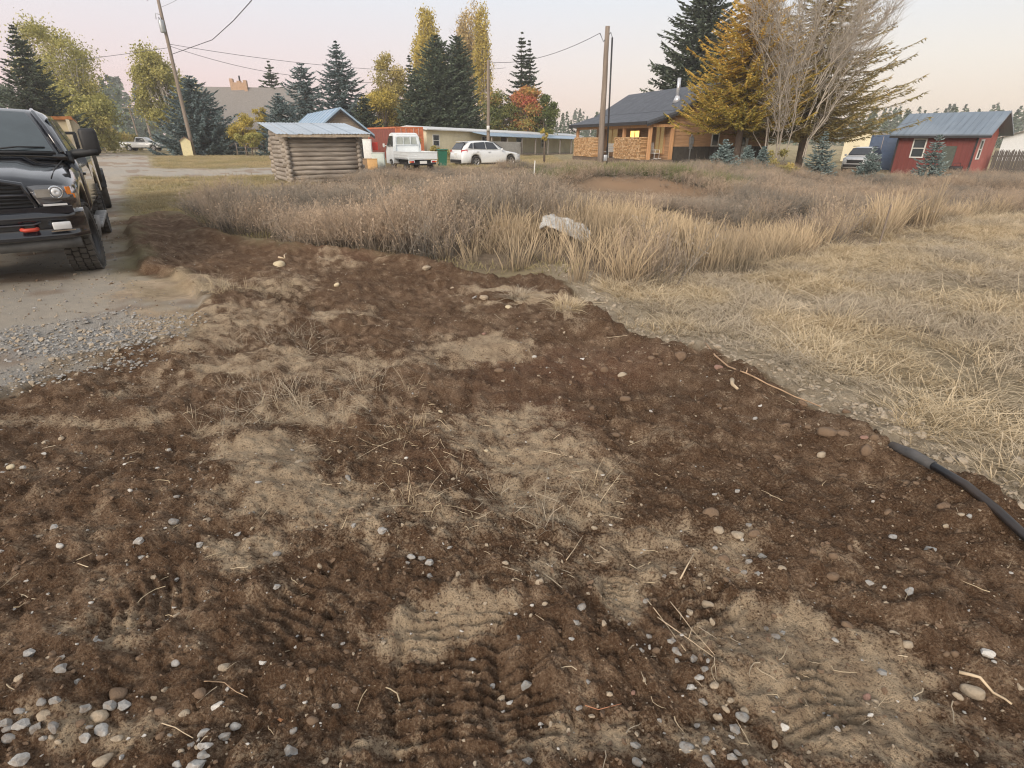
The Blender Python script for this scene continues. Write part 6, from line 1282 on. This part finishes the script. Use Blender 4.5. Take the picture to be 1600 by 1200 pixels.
def wire(label, pts, r=.02, sag=0):
    pts = [Vector(p) for p in pts]; out_ = []
    for a, b_ in zip(pts[:-1], pts[1:]):
        for i in range(12): f = i/12; out_.append(a.lerp(b_, f) - Vector((0, 0, sag*4*f*(1-f))))
    out_.append(pts[-1]); m = MB(); m.tube(out_, r, 5); o = m.build('overhead_wire', WIRE); tag(o, label, 'wire', 'overhead wires')
pa = Vector(pA.location); pc = Vector(pC.location); pb = Vector(pB.location)
wire('overhead wire between the slim pole and the power pole by the house', [pb+vB*.985, pc+vC*.95+Vector((-.42, -.05, .05))], .016, .5)
wire('upper overhead wire running right from the leaning pole', [pa+vA*.70, at(600, 109, 75), at(790, 106, 90)], .022, .3)
wire('lower overhead wire running right from the leaning pole', [pa+vA*.69, at(450, 117, 66), at(600, 128, 80)], .022, .3)
wire('thick drop wire curving down from the top of the picture', [at(430, -60, 30), at(392, 2, 38), at(365, 32, 44), at(332, 62, 52), pa+vA*.64], .028, .0)
wire('overhead wire running left from the leaning pole', [pa+vA*.68, at(-60, 106, 75)], .022, .3)
wire('thin overhead wire crossing the top left sky', [pa+vA*.90, at(330, -40, 40)], .012, .2)
# wire fence on the lawn behind the hut
f0, f1 = at(372, 242, 62), at(470, 240, 62); fnc = thing('wire_fence', 'low wire fence with thin posts left of the log hut', 'fence', (f0.x, 62, 0))
n = 8; W_ = f1.x-f0.x
for k in range(n): m = MB(); m.tube([(W_*k/(n-1), 0, -.2), (W_*k/(n-1), 0, 1.25)], .04, 6); m.build('post', POLEW, fnc)
for z in (.4, .8, 1.15): m = MB(); m.tube([(0, 0, z), (W_, 0, z)], .012, 4); m.build('strand', GALV, fnc)
# bin and junk between hut and small truck
gb = at(692, 258, 36); gbin = thing('wheelie_bin', 'dark green wheeled bin right of the small truck', 'bin', (gb.x, 36, 0), R(15))
m = MB(); m.loft([[(-.2, -.22, .1), (.2, -.22, .1), (.2, .22, .1), (-.2, .22, .1)], [(-.27, -.3, .95), (.27, -.3, .95), (.27, .3, .95), (-.27, .3, .95)]], smooth=False); m.build('body', pm('bin_green', (.02, .13, .085), .5, var=.1), gbin); m = MB(); m.box((0, -.02, 1.0), (.6, .68, .07), bev=.02); m.build('lid', pm('bin_green', (.02, .13, .085)), gbin)
for s in (-1, 1): m = MB(); m.lathe([(s*.2, .02), (s*.26, .02), (s*.26, .1), (s*.2, .1)], (0, .26, .1), 'x', 12); m.build('wheel', RUBBER, gbin)
def crate(name, label, px, Y, s, col, rz=.2, z=None, cat='box'):
    g = at(px, 255, Y); t = thing(name, label, cat, (g.x, Y, (hz(g.x, Y) if z is None else z)), rz); mt = pm('box_'+name+str(px), col, .7, var=.12); m = MB(); m.box((0, 0, s[2]/2), s, bev=.015); m.build('body', mt, t); m = MB(); m.box((0, 0, s[2]+.02), (s[0]+.03, s[1]+.03, .045), bev=.01); m.build('lid', mt, t)
crate('orange_box', 'orange tan box beside the log hut wall', 582, 33, (.55, .5, .55), (.56, .34, .14)); crate('storage_box', 'pale teal storage box behind the small truck cab', 592, 34, (.7, .5, .85), (.52, .58, .54), .1); crate('white_appliance', 'white upright box standing behind the orange box', 577, 36.5, (.5, .45, 1.05), (.72, .72, .70), .1, .5)
crate('red_can', 'red plastic can on top of the junk by the container', 588, 37.0, (.36, .3, .42), (.55, .05, .035), .3, .95, 'can'); crate('brown_box', 'brown cardboard box behind the orange box', 571, 34.5, (.5, .5, .5), (.33, .22, .13), .5)
# stakes
for lb, p0, p1, Y, r, mt in (('thin white survey stake in the weeds', (833, 280), (836, 250), 24, .018, WHITE), ('leaning brown post at the edge of the ditch', (1378, 366), (1393, 318), 9.4, .010, POLEW)):
    a = at(*p0, Y); b = at(*p1, Y); a.z = hz(a.x, a.y)-.05; t = thing('stake', lb, 'stake', a); m = MB(); m.loft([[(s*r, q*r, 0) for s, q in ((-1, -1), (1, -1), (1, 1), (-1, 1))], [Vector((s*r, q*r, 0))+(b-a)*.96 for s, q in ((-1, -1), (1, -1), (1, 1), (-1, 1))], [b-a]*4], smooth=False); m.build('shaft', mt, t)
# crumpled sheet in the weeds
def sheet():
    c = at(884, 356, 9.7); n = 36; u, v = np.meshgrid(np.linspace(-1, 1, n), np.linspace(-1, 1, n)); u, v = u.ravel(), v.ravel()
    x = u*.42+.10*fbm(u, v, 1.1, 2, 301); y = v*.26+.10*fbm(u, v, 1.1, 2, 302)
    z = .12+.16*np.abs(fbm(u+.3, v, 2.4, 4, 303))-.10*(u*u*.4+v*v*.7)-.10*u
    i = (np.arange(n-1)[:, None]*n+np.arange(n-1)).ravel(); F = np.stack([i, i+1, i+n+1, i+n], -1)
    t = thing('crumpled_tarp', 'crumpled pale grey plastic sheet lying in the dry weeds', 'tarp', (c.x, c.y, hz(c.x, c.y)+.14), .15, rot=(R(20), R(4), -.12))
    o = link('sheet', np_mesh('sheet', np.stack([x, y, z], -1), F, True), t, pm('grey_sheet', (.50, .50, .49), .7, var=.25, scale=4, bmp=.4, dirt=(.30, .27, .23), dirt_amt=.7)); md = o.modifiers.new('s', 'SOLIDIFY'); md.thickness = .006
sheet()
# black water pipe along the edge of the fill
def pipe():
    P = [gp(x_, y_, .03) for x_, y_ in ((1388, 710), (1420, 728), (1452, 748), (1500, 780), (1550, 814), (1602, 850), (1680, 905), (1800, 985))]
    z = [hz(*p_)+.028 for p_ in P]; z = np.array(z); z = np.convolve(np.pad(z, 1, 'edge'), [.25, .5, .25], 'valid')+.01; z[0] -= .02
    t = thing('water_pipe', 'black plastic water pipe with grey sleeve lying along the soil edge', 'pipe', (P[2][0], P[2][1], 0)); o = Vector((P[2][0], P[2][1], 0))
    V = [Vector((p_[0], p_[1], zz))-o for p_, zz in zip(P, z)]
    m = MB(); m.tube(V[1:], .020, 14); m.build('hose', pm('black_pe', (.014, .015, .018), .38, var=.3, scale=12, bmp=.05, dirt=(.10, .07, .05), dirt_amt=.5), t)
    m = MB(); m.tube(V[:2]+[V[1].lerp(V[2], .95)], [.024, .027, .025], 14); m.build('sleeve', pm('dusty_sleeve', (.075, .075, .078), .8, var=.4, scale=14, bmp=.3, dirt=(.17, .12, .08), dirt_amt=.7), t)
pipe()
# sticks and roots lying on the soil
ST = pm('stick', (.40, .27, .17), .85, var=.3, scale=12, bmp=.4); ST2 = pm('pale_stick', (.56, .44, .30), .8, var=.25, scale=12, bmp=.3)
def stick(name, label, pts, r, mt, lift=.012, fork=None):
    P = []
    z0 = sum(hz(*gp(*q)) for q in pts)/len(pts)
    for x_, y_ in pts: X, Y = gp(x_, y_, z0); P.append(Vector((X, Y, max(z0, hz(X, Y))+lift)))
    o = P[0].copy(); t = thing(name, label, 'stick', o); Q = []
    for a, b_ in zip(P[:-1], P[1:]): Q += [a.lerp(b_, f)-o+Vector((random.gauss(0, r*.5), random.gauss(0, r*.5), abs(random.gauss(0, r*.5)))) for f in (0, .5)]
    Q.append(P[-1]-o); m = MB(); m.tube(Q, list(np.linspace(r, r*.55, len(Q))), 7); m.build('stem', mt, t)
    if fork:
        a = Q[len(Q)//2]; m = MB(); m.tube([a, a+Vector((fork[0]*.5, fork[1]*.5, .01)), a+Vector((fork[0], fork[1], .005))], [r*.6, r*.5, r*.3], 6); m.build('side_twig', mt, t)
stick('long_root', 'long brown root lying along the top edge of the soil', [(1102, 542), (1118, 560), (1136, 576), (1165, 593), (1200, 605), (1240, 622), (1282, 638)], .007, ST, .012, (.05, .10))
stick('wood_splinter', 'short pale wood splinter below the long root', [(1143, 596), (1152, 610)], .016, ST2)
stick('bent_stick', 'tan bent stick at the lower right corner', [(1495, 1057), (1522, 1068), (1550, 1086), (1576, 1108)], .006, ST2, .006)
stick('crossed_stalk', 'leftmost of three long crossed dry stalks', [(1010, 940), (1038, 975), (1070, 1025)], .0018, ST2, .010)
stick('crossed_stalk', 'middle one of three long crossed dry stalks', [(1027, 969), (1075, 1003), (1112, 1037)], .0018, ST2, .014, (.03, .05))
stick('crossed_stalk', 'rightmost of three long crossed dry stalks', [(1046, 946), (1080, 990), (1113, 1040)], .0016, ST2, .02)
stick('red_twig', 'thin reddish curved twig left of the crossed stalks', [(914, 1104), (935, 1111), (970, 1108)], .0014, pm('red_twig', (.46, .20, .11), .8), .006)
stick('curled_root', 'thin curled root at the lower left', [(322, 1074), (335, 1068), (352, 1072), (370, 1084), (388, 1092)], .0018, ST, .008)
stick('curved_root', 'pale curved root above the pale stone pile', [(254, 1134), (275, 1139), (303, 1156)], .0018, ST2, .008)
stick('dry_root', 'dry forked root by the tan stone in the far soil', [(436, 404), (444, 406), (448, 398)], .014, ST2, .02)
stick('straight_stalk', 'straight pale stalk in the centre of the soil', [(884, 884), (897, 862), (911, 840)], .0022, ST2, .012)
stick('short_stalk', 'straight pale stalk right of the round tan patch', [(1062, 912), (1082, 877)], .0035, ST2, .010)
# dug sod with its matted grass
def sod(label, px, py, s, seed):
    X, Y = gp(px, py); Z = hz(X, Y); t = thing('sod_clump', label, 'sod', (X, Y, Z), random.uniform(0, 6)); SODM = pm('dry_sod', (.34, .27, .19), .95, var=.4, scale=16, bmp=1.0)
    me = stone_mesh(seed, False, 2); me.materials.append(SODM); o = link('earth', me, t); o.scale = (s, s*.8, s*.5); o.location = (0, 0, -.02)
    g = bladeset(260, s*.34, s*.42, .006, 1.6, 3, .9, seed=seed); g.materials.append(M_STRAW); o = link('matted_grass', g, t); o.location = (0, 0, s*.06)
sod('clump of pale matted sod at the top of the soil edge', 884, 490, .32, 401); sod('flat pale sod slab between two dark soil heaps', 812, 464, .30, 402); sod('small tuft of pale sod on the strip above the pipe', 1419, 663, .10, 403)

# ================================================================== HAZE
def haze():
    m = MB(); m.box((0, 0, 7.5), (1900, 1900, 45)); m_ = bpy.data.materials.new('haze'); m_.use_nodes = True; t = m_.node_tree; t.nodes.clear()
    o_ = t.nodes.new('ShaderNodeOutputMaterial'); v = t.nodes.new('ShaderNodeVolumePrincipled'); v.inputs['Color'].default_value = (.95, .95, .97, 1); v.inputs['Density'].default_value = .0008; v.inputs['Anisotropy'].default_value = .2
    t.links.new(v.outputs[0], o_.inputs['Volume']); o = m.build('haze', m_, kind='stuff'); tag(o, 'faint evening haze over the far trees', 'haze')
haze()
